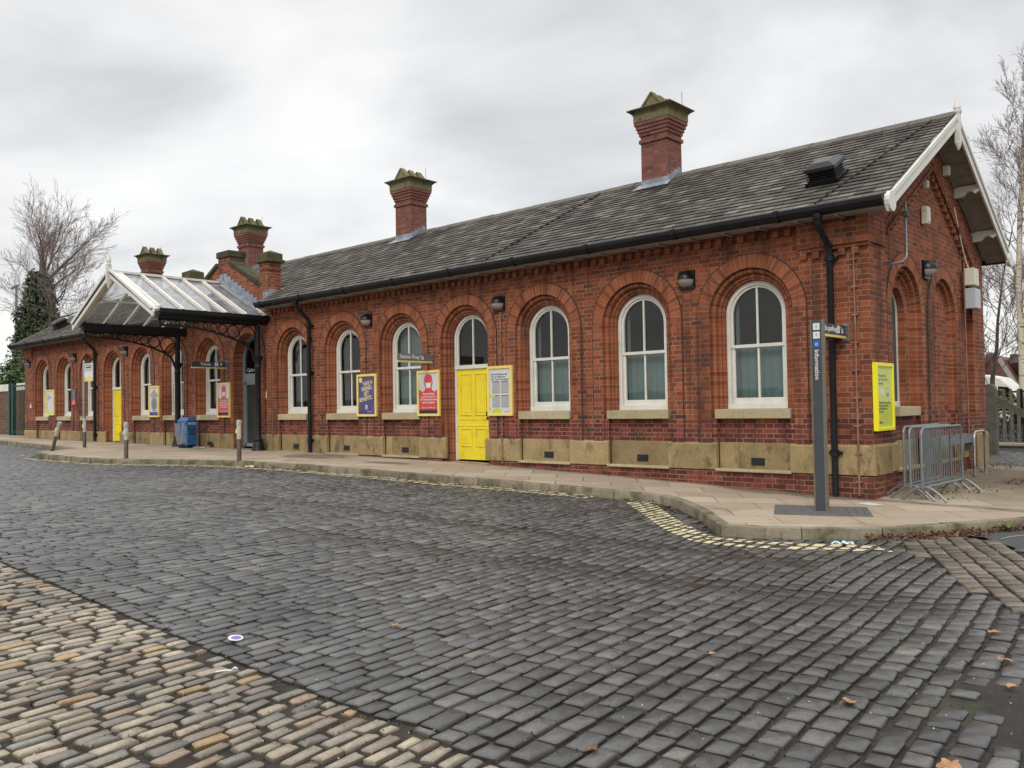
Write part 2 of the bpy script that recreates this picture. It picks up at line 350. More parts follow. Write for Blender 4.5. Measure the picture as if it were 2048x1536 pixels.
c = g.mix(g.m('MULTIPLY', rb, g.maprange(f1, .3, .6, .7, 1)), c, (.026, .018, .012))     # muddy wheel tracks
c = g.mix(g.maprange(g.noise(g.pos, 5, 6, .7), .60, .70, 0, .6), c, (.05, .042, .034))
g.put(g.b.inputs['Base Color'], c); g.put(g.b.inputs['Roughness'], g.maprange(f1, .3, .7, .26, .44)); g.b.inputs['Specular IOR Level'].default_value = .55
bump(g, g.m('ADD', g.m('MULTIPLY', f2, .6), f1), .5, .008)
m, g = new_mat('joint_dirt'); M['dirt'] = m
f1 = g.noise(g.pos, 3, 5, .6); f2 = g.noise(g.pos, 120, 3, .7); f3 = g.noise(g.pos, 1.6, 5, .65)
c = g.mix(g.maprange(f1, .35, .65), (.011, .009, .008), (.028, .022, .018)); c = g.mix(g.maprange(f3, .52, .64, 0, .7), c, (.045, .055, .014))
c = g.mix(g.maprange(f2, .60, .70, 0, .65), c, (.17, .145, .11))
g.put(g.b.inputs['Base Color'], c); g.b.inputs['Roughness'].default_value = .85; bump(g, f2, .6, .01)
m, g = new_mat('tarmac'); M['tarmac'] = m
f1 = g.noise(g.pos, 2, 5, .6); f2 = g.noise(g.pos, 150, 3, .7)
c = g.mix(g.maprange(f1, .35, .65), (.038, .040, .043), (.062, .062, .062)); c = g.mix(g.maprange(f2, .62, .70, 0, .5), c, (.16, .15, .14))
g.put(g.b.inputs['Base Color'], c); g.b.inputs['Roughness'].default_value = .7; bump(g, f2, .5, .008)
def flag_mat(name, ang, a, b, sx, sy, green=.35):
    m, g = new_mat(name); px, py, pz = g.sep(g.pos); ca_, sa_ = math.cos(ang), math.sin(ang)
    u = g.m('ADD', g.m('MULTIPLY', px, ca_), g.m('MULTIPLY', py, sa_)); v = g.m('SUBTRACT', g.m('MULTIPLY', py, ca_), g.m('MULTIPLY', px, sa_))
    wob = g.m('MULTIPLY', g.m('SUBTRACT', g.noise(g.pos, .9, 2), .5), .06); u = g.m('ADD', u, wob); v = g.m('ADD', v, wob)
    vr = g.m('DIVIDE', v, sy); row = g.m('FLOOR', vr); off = g.m('MULTIPLY', g.m('MODULO', g.m('ABSOLUTE', row), 2), .5)
    ur = g.m('ADD', g.m('DIVIDE', u, sx), off); cel = g.m('FLOOR', ur)
    d = g.m('MINIMUM', g.m('MULTIPLY', g.m('PINGPONG', g.m('FRACT', vr), .5), sy), g.m('MULTIPLY', g.m('PINGPONG', g.m('FRACT', ur), .5), sx))
    h = g.white(g.comb(row, cel, 2)); n = g.noise(g.pos, 2.2, 5, .62); f = g.noise(g.pos, 60, 4, .6)
    c = g.mix(g.maprange(g.m('ADD', g.m('MULTIPLY', h, .5), g.m('MULTIPLY', n, .5)), .2, .8), a, b)
    c = g.mix(1, c, g.ramp(f, [(.3, .86), (.7, 1.1)]), 'MULTIPLY')
    c = g.mix(g.maprange(g.noise(g.pos, 1.3, 6, .7), .58, .70, 0, .5), c, (.10, .075, .055))
    c = g.mix(g.maprange(g.noise(g.pos, 7, 3, .6), .70, .74, 0, .7), c, (.07, .055, .045))
    c = g.mix(g.m('MULTIPLY', g.maprange(py, .1, 1.3), g.maprange(n, .35, .55, .2, green*1.6)), c, (.085, .085, .035))
    c = g.mix(g.m('MULTIPLY', g.maprange(g.m('ABSOLUTE', g.m('ADD', py, .02)), .0, .22, 1, 0), g.maprange(n, .35, .6, .3, .9)), c, (.06, .048, .033))  # grime along the wall foot, doubling as a painted contact shadow
    for (sx_, sy_, rx_, ry_) in ((-12.9, -.8, 1.1, .8), (-1.2, -.15, 1.6, .35), (-9.9, -1.1, .9, .3), (1.0, 4.2, 1.4, 2.2)):
        q = g.m('ADD', g.m('POWER', g.m('DIVIDE', g.m('SUBTRACT', px, sx_), rx_), 2), g.m('POWER', g.m('DIVIDE', g.m('SUBTRACT', py, sy_), ry_), 2)); q = g.m('ADD', q, g.m('MULTIPLY', g.m('SUBTRACT', n, .5), 2.2))
        c = g.mix(g.maprange(q, .45, .9, .62, 0), c, (.085, .058, .038))
    c = g.mix(g.m('MULTIPLY', g.maprange(d, .004, .010, 1, 0), g.maprange(g.noise(g.pos, .7, 3), .35, .55, .55, 1)), c, (.060, .048, .034))
    g.put(g.b.inputs['Base Color'], c); g.b.inputs['Roughness'].default_value = .8; g.b.inputs['Specular IOR Level'].default_value = .3
    bump(g, g.m('ADD', g.m('MULTIPLY', f, .3), g.maprange(d, 0, .008)), .3, .006); return m
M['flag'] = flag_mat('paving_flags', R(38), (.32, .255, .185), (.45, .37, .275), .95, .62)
M['kerb'] = stone_mat('kerb_stone', (.15, .13, .092), (.265, .23, .165), (.055, .048, .032), (.055, .058, .018), .7)
M['block'] = simple('grey_block_paving', (.10, .098, .095), .75, var=.25, scale=12, bmp=.2)
M['paint'] = simple('worn_yellow_road_paint', (.58, .50, .30), .7, var=.12, scale=14, dirt=((.22, .195, .13), 7, .75))
# ------------------------------------------------------------------ ground
def grid_sheet(name, xs, ys, off, mat, zf=None):
    me = bpy.data.meshes.new(name); v = []; f = []
    for yy in ys:
        for xx in xs: v.append((xx, yy, (zf(xx, yy) if zf else gz(xx, yy))+off))
    n = len(xs)
    for j in range(len(ys)-1):
        for i in range(n-1): f.append((j*n+i, j*n+i+1, (j+1)*n+i+1, (j+1)*n+i))
    me.from_pydata(v, [], f); me.materials.append(mat); me.shade_smooth()
    o = bpy.data.objects.new(name, me); sc.collection.objects.link(o); return tag(o, kind='structure')
mudh = lambda x, y: .019*max(0, 1-max(0, math.hypot((x-3.75)/.62, (y+7.55)/.78)-.55)/.6)
gx = sorted(set([2+i*.2 for i in range(16)]+[-1500, -600, -200, -100, 15, 30, 60, 150, 500, 1500]+[-60+i*1. for i in range(71)]))
gy = sorted(set([-9.5+i*.2 for i in range(20)]+[-1500, -500, -150, -60, -30, -20, 25, 40, 80, 200, 600, 1500]+[-14+i*1. for i in range(34)]))
grid_sheet('ground', gx, gy, ROAD-.026, M['dirt'], lambda x, y: gz(x, y)+mudh(x, y))
KERB = [(-60, -1.3), (-40, -1.5), (-32.35, -1.78), (-27.4, -2.12), (-25.8, -2.35), (-24.0, -2.45), (-23.0, -2.6), (-22.3, -3.3), (-21.75, -4.0), (-20.99, -4.33), (-19.1, -4.5), (-17.5, -4.52),
        (-16.17, -4.32), (-15.54, -4.05), (-13.47, -3.08), (-12.55, -2.76), (-11.0, -2.55), (-9.3, -2.5), (-7.87, -2.44), (-6.54, -2.3), (-5.12, -2.08), (-3.62, -1.88), (-2.9, -1.82), (-2.5, -1.88), (-2.17, -2.06),
        (-1.64, -2.5), (-1.24, -2.9), (-.46, -3.80), (.24, -3.42), (.82, -2.95), (1.14, -2.6), (1.39, -2.17), (1.65, -1.74), (2.09, -.83), (2.55, .4), (3.0, 2.2), (3.3, 4.2), (3.4, 6.2)]
def resample(pts, step):
    out = []
    for a, b in zip(pts[:-1], pts[1:]):
        n = max(1, int(math.dist(a, b)/step)); out += [(a[0]+(b[0]-a[0])*i/n, a[1]+(b[1]-a[1])*i/n) for i in range(n)]
    return out+[pts[-1]]
def inpoly(p, poly):
    x, y = p; c = False; j = len(poly)-1
    for i in range(len(poly)):
        xi, yi = poly[i]; xj, yj = poly[j]
        if (yi > y) != (yj > y) and x < (xj-xi)*(y-yi)/(yj-yi)+xi: c = not c
        j = i
    return c
def poly_sheet(name, poly, off, mat, step=.7, holes=()):
    bd = resample(poly+[poly[0]], step)[:-1]; vs = [Vector(p) for p in bd]; nb = len(bd); edges = [(i, (i+1) % nb) for i in range(nb)]
    xs = [p[0] for p in poly]; ys = [p[1] for p in poly]
    for i in range(int((max(xs)-min(xs))/step)):
        for j in range(int((max(ys)-min(ys))/step)):
            q = (min(xs)+(i+.5)*step, min(ys)+(j+.5)*step)
            if q[0] > -40 and inpoly(q, poly) and min(math.dist(q, b) for b in bd) > .25*step: vs.append(Vector(q))
    v, e, f, *_ = delaunay_2d_cdt(vs, edges, [list(range(nb))], 1, 1e-4)
    me = bpy.data.meshes.new(name); me.from_pydata([(p.x, p.y, gz(p.x, p.y)+off) for p in v], [], [list(q) for q in f]); me.materials.append(mat); me.shade_smooth()
    bm = bmesh.new(); bm.from_mesh(me); bmesh.ops.recalc_face_normals(bm, faces=bm.faces)
    if sum(q.normal.z for q in bm.faces) < 0: bmesh.ops.reverse_faces(bm, faces=bm.faces)
    bm.to_mesh(me); bm.free()
    o = bpy.data.objects.new(name, me); sc.collection.objects.link(o); return tag(o, kind='structure')
PAV = KERB+[(3.4, 6.2), (-.4, 6.2), (-.4, .25), (-34.6, .25), (-34.6, 1.3), (-60, 1.3)]
KW = .13
def offset_line(pts, d):
    o = []
    for i, p in enumerate(pts):
        a = pts[max(i-1, 0)]; b = pts[min(i+1, len(pts)-1)]; t = Vector((b[0]-a[0], b[1]-a[1])).normalized(); o.append((p[0]-t.y*d, p[1]+t.x*d))
    return o
KIN = offset_line(KERB, KW)
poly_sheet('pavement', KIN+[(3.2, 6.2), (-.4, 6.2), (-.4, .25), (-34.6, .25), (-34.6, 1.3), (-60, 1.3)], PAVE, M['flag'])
# kerb stones
rnd = random.Random(5); mb = MB(); fine = resample(KERB, .12); fin = offset_line(fine, KW); acc = 0; cuts = [0]
for i in range(1, len(fine)):
    acc += math.dist(fine[i], fine[i-1])
    if acc > .86: cuts.append(i); acc = 0
cuts.append(len(fine)-1)
for a, b in zip(cuts[:-1], cuts[1:]):
    dz = rnd.uniform(-.006, .006); do = rnd.uniform(-.006, .006); vs = []; fs = []
    idx = list(range(a, b+1)); outl = offset_line(fine, -do)
    for q, i in enumerate(idx):
        (x0, y0), (x1, y1) = outl[i], fin[i]
        e = .006 if q == 0 else (-.006 if q == len(idx)-1 else 0)
        if e:
            j = min(max(i+(1 if e > 0 else -1), 0), len(fine)-1); t = Vector((fine[j][0]-fine[i][0], fine[j][1]-fine[i][1])).normalized()*abs(e); x0 += t.x; y0 += t.y; x1 += t.x; y1 += t.y
        nx, ny = x1-x0, y1-y0; zt = gz(x0, y0)+PAVE+dz+.003
        for (f_, z_) in ((0, -.25), (0, -.022), (.05, -.006), (.16, 0), (1, 0)): vs.append((x0+nx*f_, y0+ny*f_, zt+z_))
    for q in range(len(idx)-1):
        for k in range(4): o = q*5+k; fs.append([o, o+5, o+6, o+1])
    fs += [[0, 1, 2, 3, 4], [(len(idx)-1)*5+k for k in (4, 3, 2, 1, 0)]]
    mb.add(vs, fs)
tag(mb.build('kerb', M['kerb'], smooth=40), kind='structure')
# tarmac at the right, beyond the brown setts
poly_sheet('tarmac', [(1.55, -1.98), (1.9, -1.93), (2.5, -2.7), (3.3, -3.8), (9, -3.8), (9, 9), (3.42, 6.3), (3.32, 4.2), (3.02, 2.2), (2.57, .4), (2.11, -.83), (1.67, -1.74)], ROAD+.001, M['tarmac'])
# setts
MIXY = -10.15
BROWN = [(1.40, -3.16), (1.50, -2.12), (1.9, -2.0), (2.46, -2.75), (3.2, -3.85), (5.2, -6.6), (4.2, -7.2), (3.01, -5.50), (2.72, -5.25), (2.15, -4.25)]
MUD = [(3.28, -7.9), (3.36, -7.35), (3.6, -6.9), (4.3, -6.9), (4.3, -8.2), (3.6, -8.3)]
TAR = [(1.55, -1.98), (1.9, -1.93), (2.5, -2.7), (3.3, -3.8), (9, -3.8), (9, 9), (2, 9)]
def segd(p, pts):
    best = 9
    for a, b in zip(pts[:-1], pts[1:]):
        ax, ay = b[0]-a[0], b[1]-a[1]; t = max(0, min(1, ((p[0]-a[0])*ax+(p[1]-a[1])*ay)/(ax*ax+ay*ay))); best = min(best, math.hypot(p[0]-a[0]-t*ax, p[1]-a[1]-t*ay))
    return best
RUT1 = [(-9, -6.4), (-6.7, -5.8), (-4.7, -5.5), (-2.8, -5.35), (-1.2, -5.05), (0, -4.8), (.95, -4.76)]
RUT2 = [(-4.2, -7.2), (-2.5, -6.92), (-.44, -6.48), (.52, -6.31), (1.4, -6.2), (2.5, -5.9)]
YOUT = [(-22.0, -4.6), (-20.0, -4.78), (-17.6, -4.78), (-16.39, -4.62), (-15.26, -4.2), (-14.04, -3.6), (-12.6, -2.98), (-11.06, -2.78), (-9.24, -2.70), (-6.86, -2.44), (-4.6, -2.17), (-3.05, -2.02)]
YC1 = [(-2.86, -2.14), (-1.93, -3.05), (-1.01, -3.95), (-.45, -4.35), (-.1, -4.36), (.28, -4.24), (.66, -4.03), (.99, -3.82), (1.40, -3.55)]
YC2 = [(-2.68, -1.98), (-2.12, -2.61), (-1.22, -3.51), (-.65, -3.99), (-.45, -4.12), (.21, -3.99), (.57, -3.82), (1.23, -3.40)]
KSEG = [p for p in KERB if -20.5 < p[0] < -2.95]; YOUT = offset_line(KSEG, -.16); YOUT2 = offset_line(KSEG, -.38)
YTIP = [(-22.6, -4.1), (-21.2, -4.66), (-19, -4.93), (-16.6, -4.86)]
V, F, T = [], [], []; paintV, paintF = [], []
def clip(poly, n, d):           # keep points with n.p <= d
    o = []
    for i in range(len(poly)):
        a, b = poly[i], poly[(i+1) % len(poly)]; da = n[0]*a[0]+n[1]*a[1]-d; db = n[0]*b[0]+n[1]*b[1]-d
        if da <= 0: o.append(a)
        if (da < 0) != (db < 0) and abs(da-db) > 1e-9: t = da/(da-db); o.append((a[0]+(b[0]-a[0])*t, a[1]+(b[1]-a[1])*t))
    return o
def add_sett(cx, cy, ang, L, W_, kind, rnd, lod, dz=0, mud=0):
    ca, sa = math.cos(ang), math.sin(ang); hl, hw = L/2, W_/2; ch = min(hl, hw)*(.20 if kind == 1 else .16)
    j = .010 if kind != 1 else .013
    base = [(-hl+ch, -hw), (hl-ch, -hw), (hl, -hw+ch), (hl, hw-ch), (hl-ch, hw), (-hl+ch, hw), (-hl, hw-ch), (-hl, -hw+ch)]
    base = [(x+rnd.uniform(-j, j), y+rnd.uniform(-j, j)*.8) for x, y in base]
    z0 = gz(cx, cy)+ROAD+dz; tx, ty = rnd.gauss(0, .009), rnd.gauss(0, .012)
    o = len(V)
    def P(x, y, z): return (cx+x*ca-y*sa, cy+x*sa+y*ca, z0+z+tx*x+ty*y)
    for x, y in base: V.append(P(x, y, -.05))
    for x, y in base: V.append(P(x*.985, y*.97, -.010))
    k = (hl-.014)/hl; kw = (hw-.014)/hw; top = [P(x*k, y*kw, -.001) for x, y in base]
    V.extend(top); V.append(P(rnd.uniform(-.3, .3)*hl, rnd.uniform(-.3, .3)*hw, rnd.uniform(.001, .006)))
    for i in range(8):
        n = (i+1) % 8; F.append((o+i, o+n, o+8+n, o+8+i)); F.append((o+8+i, o+8+n, o+16+n, o+16+i)); F.append((o+16+i, o+16+n, o+24))
    tn = rnd.random(); T.extend([(tn, kind, 1, 1)]*8+[(tn, kind, max(mud, .4 if kind == 1 else .7), 1)]*8+[(tn, kind, mud, 1)]*9)
    if kind != 1:
        for line, wd in LINES:
            if segd((cx, cy), line) < .22 and rnd.random() < .97:
                for a, b in zip(line[:-1], line[1:]):
                    d = Vector((b[0]-a[0], b[1]-a[1])); Ln = d.length; d.normalize(); nn = (-d.y, d.x)
                    pl = [(q[0], q[1]) for q in top]
                    c0 = nn[0]*a[0]+nn[1]*a[1]; pl = clip(pl, nn, c0+wd/2+rnd.uniform(-.006, .006)); pl = clip(pl, (-nn[0], -nn[1]), -c0+wd/2) if pl else pl
                    if pl: pl = clip(pl, (d.x, d.y), d.x*b[0]+d.y*b[1])
                    if pl: pl = clip(pl, (-d.x, -d.y), -(d.x*a[0]+d.y*a[1]))
                    if len(pl) > 2:
                        oo = len(paintV); zc = z0+.0075
                        for q in pl:
                            lx, ly = (q[0]-cx)*ca+(q[1]-cy)*sa, -(q[0]-cx)*sa+(q[1]-cy)*ca
                            paintV.append((q[0], q[1], zc+tx*lx+ty*ly))
                        paintF.append(list(range(oo, oo+len(pl))))
LINES = [(YOUT, .20), (YOUT2, .18), (YC1, .19), (YC2, .19), (YTIP, .10)]
rnd = random.Random(11)
def visible(x, y, mg=140):
    a, b, c = pix((x, y, gz(x)-.14)); return c > .5 and -mg < a < 2048+mg and b < 1536+mg*2.2
A1 = R(95.5); dv = (math.cos(A1), math.sin(A1)); du = (math.sin(A1), -math.cos(A1)); inroad = KERB+[(9, 6), (9, 3), (-60, 3)]
u = -46.
while u < 6.2:
    wd = rnd.uniform(.092, .114) if u < -.2 else rnd.uniform(.112, .140); v = -11.2+rnd.random()*.2
    while v < 1.0:
        q = min(1, max(0, (u+.3)/2.6)); L = rnd.uniform(.19, .27)*(1-q)+rnd.uniform(.12, .185)*q
        cu_, cv = u+wd/2, v+L/2; x = du[0]*cu_+dv[0]*cv+.02*math.sin(cv*1.7+cu_*.6); y = du[1]*cu_+dv[1]*cv; v += L+rnd.uniform(.007, .016)+.012*q
        if y+L/2 < MIXY+.05 or not visible(x, y): continue
        if y-L/2 < MIXY: L2_ = y+L/2-MIXY-.01; y = MIXY+L2_/2+rnd.uniform(0, .01); L = L2_
        if inpoly((x, y), PAV): continue
        dk = segd((x, y), KERB) if y > -5.2 else 9
        if dk < .10: continue
        if inpoly((x, y), BROWN) or inpoly((x, y), TAR) or inpoly((x, y), MUD) or (x > 1.6 and y > -2): continue
        if x > 3.15 and rnd.random() < .12: continue
        m1 = max(0, 1-segd((x, y), RUT1)/.30); m2 = max(0, 1-segd((x, y), RUT2)/.38)
        mud = min(1, 2.2*max(m1*.9, m2*(.95 if x > -1.4 else .6)))*rnd.uniform(.6, 1)
        if x > 2.9 and rnd.random() < .5: mud = max(mud, rnd.uniform(.2, .9))
        add_sett(x, y, A1, L, wd, 0, rnd, 0, rnd.gauss(0, .0022)-.010*mud, mud)
    u += wd+rnd.uniform(.008, .015)+min(.015, max(0, (u+.8)*.008))
# pale mixed granite setts in the foreground left
A2 = R(97); dv = (math.cos(A2), math.sin(A2)); du = (math.sin(A2), -math.cos(A2)); u = -9.
while u < 5:
    wd = rnd.uniform(.062, .084); v = -14.2+rnd.random()*.2
    while v < -9.4:
        L = rnd.uniform(.13, .22); cu_, cv = u+wd/2, v+L/2; x = du[0]*cu_+dv[0]*cv+.03*math.sin(cv*1.3); x += rnd.uniform(-.007, .007); y = du[1]*cu_+dv[1]*cv+rnd.uniform(-.02, .02); v += L+rnd.uniform(.018, .042)
        if y-L/2 > MIXY-.09 or y < -13.9 or not visible(x, y, 60): continue
        if y+L/2 > MIXY-.02: L2_ = MIXY-.02-(y-L/2); y = MIXY-.02-L2_/2; L = L2_
        if rnd.random() < .015: continue
        add_sett(x, y, A2+rnd.gauss(0, .045), L, wd*rnd.uniform(.86, 1.02), 1, rnd, 0, rnd.gauss(0, .0035)-.002, 0 if rnd.random() < .97 else .5)
    u += wd+rnd.uniform(.020, .036)
# the larger brown setts at the right
d = Vector((.47, -1.0)).normalized(); A3 = math.atan2(d.y, d.x); nn = Vector((-d.y, d.x)); u = -.1
while u < 3.6:
    wd = rnd.uniform(.145, .175); v = -1.6
    while v < 6.0:
        L = rnd.uniform(.14, .21); c_ = Vector((1.36, -3.2))+d*(v+L/2)+nn*(u+wd/2); v += L+rnd.uniform(.012, .025)
        if not inpoly((c_.x, c_.y), BROWN) or not visible(c_.x, c_.y): continue
        add_sett(c_.x, c_.y, A3, L, wd, .5, rnd, 0, rnd.gauss(.012, .004), 0)
    u += wd+rnd.uniform(.012, .02)
def attr_mesh(name, V, F, T, mat, smooth=35):
    me = bpy.data.meshes.new(name); me.from_pydata(V, [], F); me.materials.append(mat)
    a = me.color_attributes.new('tone', 'FLOAT_COLOR', 'POINT'); a.data.foreach_set('color', np.array(T, dtype=np.float32).ravel())
    if smooth: me.shade_smooth(); me.set_sharp_from_angle(angle=R(smooth))
    o = bpy.data.objects.new(name, me); sc.collection.objects.link(o); return o
print('setts', len(V)//25)
tag(attr_mesh('road', V, F, T, M['sett'], 50), kind='structure')
me = bpy.data.meshes.new('yellow_lines'); me.from_pydata(paintV, [], paintF); me.materials.append(M['paint'])
o = bpy.data.objects.new('yellow_lines', me); sc.collection.objects.link(o); tag(o, kind='structure')
bm = bmesh.new(); bm.from_mesh(me)
for f_ in bm.faces:
    if f_.normal.z < 0: f_.normal_flip()
bm.to_mesh(me); bm.free()
# block paving round the totem
mb = MB(); rnd = random.Random(3); c0 = Vector((-.40, -2.50)); e1 = (Vector((.63, -1.85))-c0); e2 = (Vector((-.80, -1.62))-c0); L1, L2 = e1.length, e2.length; e1.normalize(); e2.normalize()
nr = 5; nw = L2/nr
for j in range(int(L1/.102)+1):
    for i in range(-1, 6):
        a0 = max(0, i*.21+(.105 if j % 2 else 0)); a1 = min(L2, i*.21+(.105 if j % 2 else 0)+.205); b0, b1 = j*.104, min(L1, j*.104+.099)
        if a1-a0 < .02 or b1-b0 < .02: continue
        dz = PAVE+.006+rnd.uniform(0, .003); ps = [c0+e1*b+e2*a for b, a in ((b0, a0), (b1, a0), (b1, a1), (b0, a1))]
        vs = [(p.x, p.y, gz(p.x)+dz-.03) for p in ps]+[(p.x, p.y, gz(p.x)+dz) for p in ps]
        mb.add(vs, [[4, 5, 6, 7], [0, 1, 5, 4], [1, 2, 6, 5], [2, 3, 7, 6], [3, 0, 4, 7]])
tag(mb.build('block_paving', M['block']), kind='structure')
# ------------------------------------------------------------------ station building
B = thing('station_building', 'long single storey red brick railway station with arched windows and a grey slate roof', 'railway station')
ZS = 2.14; RO, RI, RW = .96, .735, .54
BAYS = [(-33.0, 'w'), (-30.73, 'w'), (-28.47, 'w'), (-26.3, 'd'), (-24.03, 'w'), (-21.8, 'w'), (-19.57, 'w'), (-17.35, 'e'), (-15.1, 'w'), (-12.9, 'w'), (-10.68, 'w'), (-8.56, 'd'), (-6.35, 'w'), (-4.15, 'w'), (-1.92, 'w')]
NA = 28
def mapf(kind): return (lambda u, d, z: (u, d, z)) if kind == 'front' else (lambda u, d, z: (-d, u, z))
def sweep(mb, T, c, prof, z0, arc=True, jamb=True):
    path = []
    L = 0
    if jamb: path += [('j', -1, z0), ('j', -1, ZS)] if not arc else [('j', -1, z0)]
    if arc: path += [('a', math.pi*(1-i/NA), 0) for i in range(NA+1)]
    if jamb and arc: path += [('j', 1, z0)]
    def pt(p, r, d):
        if p[0] == 'j': return T(c+p[1]*r, d, p[2])
        return T(c+r*math.cos(p[1]), d, ZS+r*math.sin(p[1]))
    vv = []; Ls = []
    for i, p in enumerate(path):
        if i:
            a = path[i-1]; L += math.dist(pt(a, .8, 0), pt(p, .8, 0))
        Ls.append(L)
    us = [0]
    for a, b in zip(prof[:-1], prof[1:]): us.append(us[-1]+math.dist(a, b))
    for i in range(len(path)-1):
        for k in range(len(prof)-1):
            q = [pt(path[i], *prof[k]), pt(path[i+1], *prof[k]), pt(path[i+1], *prof[k+1]), pt(path[i], *prof[k+1])]
            mb.quad(*q, uv=[(us[k], Ls[i]), (us[k], Ls[i+1]), (us[k+1], Ls[i+1]), (us[k+1], Ls[i])])
PRO = .018
roll = [(RI, -PRO), (RI, .055), (.725, .060)]+[(.690+.037*math.cos(t), .072-.037*math.sin(t)) for t in [R(a) for a in range(15, 181, 33)]]+[(.650, .085), (.645, .135), (.640, .115), (.588, .115)]
inner = [(.588, .115), (.583, .150), (.575, .140), (.556, .137), (.545, .155), (RW, .165), (RW, .235)]
def arch_bay(T, wall, ring, c, kind, ztop, x0, x1, zf=None, zb=-1.3):
    """front wall surface around one arched opening; x0..x1 is the strip belonging to this bay"""
    q = lambda a, b, c_, d: wall.quad(T(a[0], 0, a[1]), T(b[0], 0, b[1]), T(c_[0], 0, c_[1]), T(d[0], 0, d[1]), uv=[a, b, c_, d])
    zt = zf or (lambda x: ztop)
    pts = [(c-RO*math.cos(math.pi*i/NA), ZS+RO*math.sin(math.pi*i/NA)) for i in range(NA+1)]
    for a, b in zip(pts[:-1], pts[1:]): q(a, b, (b[0], zt(b[0])), (a[0], zt(a[0])))
    xe0, xe1 = c-RO, c+RO
    for a, b in ((x0, xe0), (xe1, x1)):
        if b-a > .001: q((a, zb), (b, zb), (b, zt(b)), (a, zt(a)))
    low = {'w': 0.0, 'd': -1.2, 'e': -1.2, 'b': 0.0}[kind]
    inn = .64 if kind in 'wb' else RI
    for s in (-1, 1):                               # jamb strips, slightly proud of the wall
        a, b = sorted((c+s*RO, c+s*RI)); zj = .40 if kind in 'wb' else low
        wall.quad(T(a, -PRO, 0), T(b, -PRO, 0), T(b, -PRO, ZS), T(a, -PRO, ZS), uv=[(a, 0), (b, 0), (b, ZS), (a, ZS)])
        wall.quad(T(c+s*RO, 0, 0), T(c+s*RO, -PRO, 0), T(c+s*RO, -PRO, ZS), T(c+s*RO, 0, ZS))
        wall.quad(T(a, 0, zb), T(b, 0, zb), T(b, 0, 0.02), T(a, 0, 0.02), uv=[(a, zb), (b, zb), (b, 0.02), (a, 0.02)])
        if kind in 'wb':
            a, b = sorted((c+s*RI, c+s*.64)); wall.quad(T(a, 0, zb), T(b, 0, zb), T(b, 0, .40), T(a, 0, .40), uv=[(a, zb), (b, zb), (b, .4), (a, .4)])
            wall.quad(T(a, 0, .40), T(b, 0, .40), T(b, .14, .40), T(a, .14, .40)); wall.quad(T(c+s*RI, -PRO, 0), T(c+s*RI, 0, 0), T(c+s*RI, 0, .4), T(c+s*RI, -PRO, .4))
            wall.quad(T(c+s*.64, 0, .013), T(c+s*.64, .09, .013), T(c+s*.64, .09, .42), T(c+s*.64, 0, .42), uv=[(0, 0), (.07, 0), (.07, .42), (0, .42)])
    if kind in 'wb':
        wall.quad(T(c-.64, .09, -.5), T(c+.64, .09, -.5), T(c+.64, .09, .46), T(c-.64, .09, .46), uv=[(c-.64, -.5), (c+.64, -.5), (c+.64, .46), (c-.64, .46)])
        wall.quad(T(c-.64, 0, zb), T(c+.64, 0, zb), T(c+.64, 0, -.46), T(c-.64, 0, -.46), uv=[(c-.64, zb), (c+.64, zb), (c+.64, -.46), (c-.64, -.46)])
    sweep(ring, T, c, [(RO, 0), (RO, -PRO), (RI, -PRO)], 0, jamb=False)
    sweep(OUTL[-1], T, c, [(RO+.010, 0), (RO+.008, -PRO-.004), (RO-.004, -PRO-.004), (RO-.004, -PRO)], .0)
    if kind == 'w': sweep(ring, T, c, roll+inner, .40)
    if kind == 'd': sweep(ring, T, c, roll+inner, -1.1)
    if kind == 'e': sweep(ring, T, c, [(RI, -PRO), (RI, .05), (.745, .06), (.745, .34)], -1.1)
    if kind == 'b': sweep(ring, T, c, roll+[(.588, .12)], .40)
OUTL = [MB()]; M['groove_shade'] = simple('painted_groove_shade', (.055, .032, .024), .9, var=.3)  # outline strip: dark colour stands in for the shaded groove round each arch
wall = MB(); ring = MB(); ZT = 3.62; T = mapf('front')
edges = [-34.97]+[(a[0]+b[0])/2 for a, b in zip(BAYS[:-1], BAYS[1:])]+[0]
for i, (c, k) in enumerate(BAYS): arch_bay(T, wall, ring, c, k, ZT, edges[i], edges[i+1])
# left return, rear wall, reveals at ends
wall.quad((-34.97, 0, -1), (-34.97, 6.44, -1), (-34.97, 6.44, 3.62), (-34.97, 0, 3.62)); wall.add([(-34.97, 0, 3.62), (-34.97, 6.44, 3.62), (-34.97, 3.2, 5.45)], [[0, 1, 2]])
wall.quad((-34.97, 6.44, -1), (0, 6.44, -1), (0, 6.44, 3.62), (-34.97, 6.44, 3.62))
wall.build('front_wall', M['brick'], B, fix=False); ring.build('arch_surround', M['brick_ring'], B, smooth=40, fix=False); OUTL[0].build('arch_outline', M['groove_shade'], B, fix=False); OUTL.append(MB())
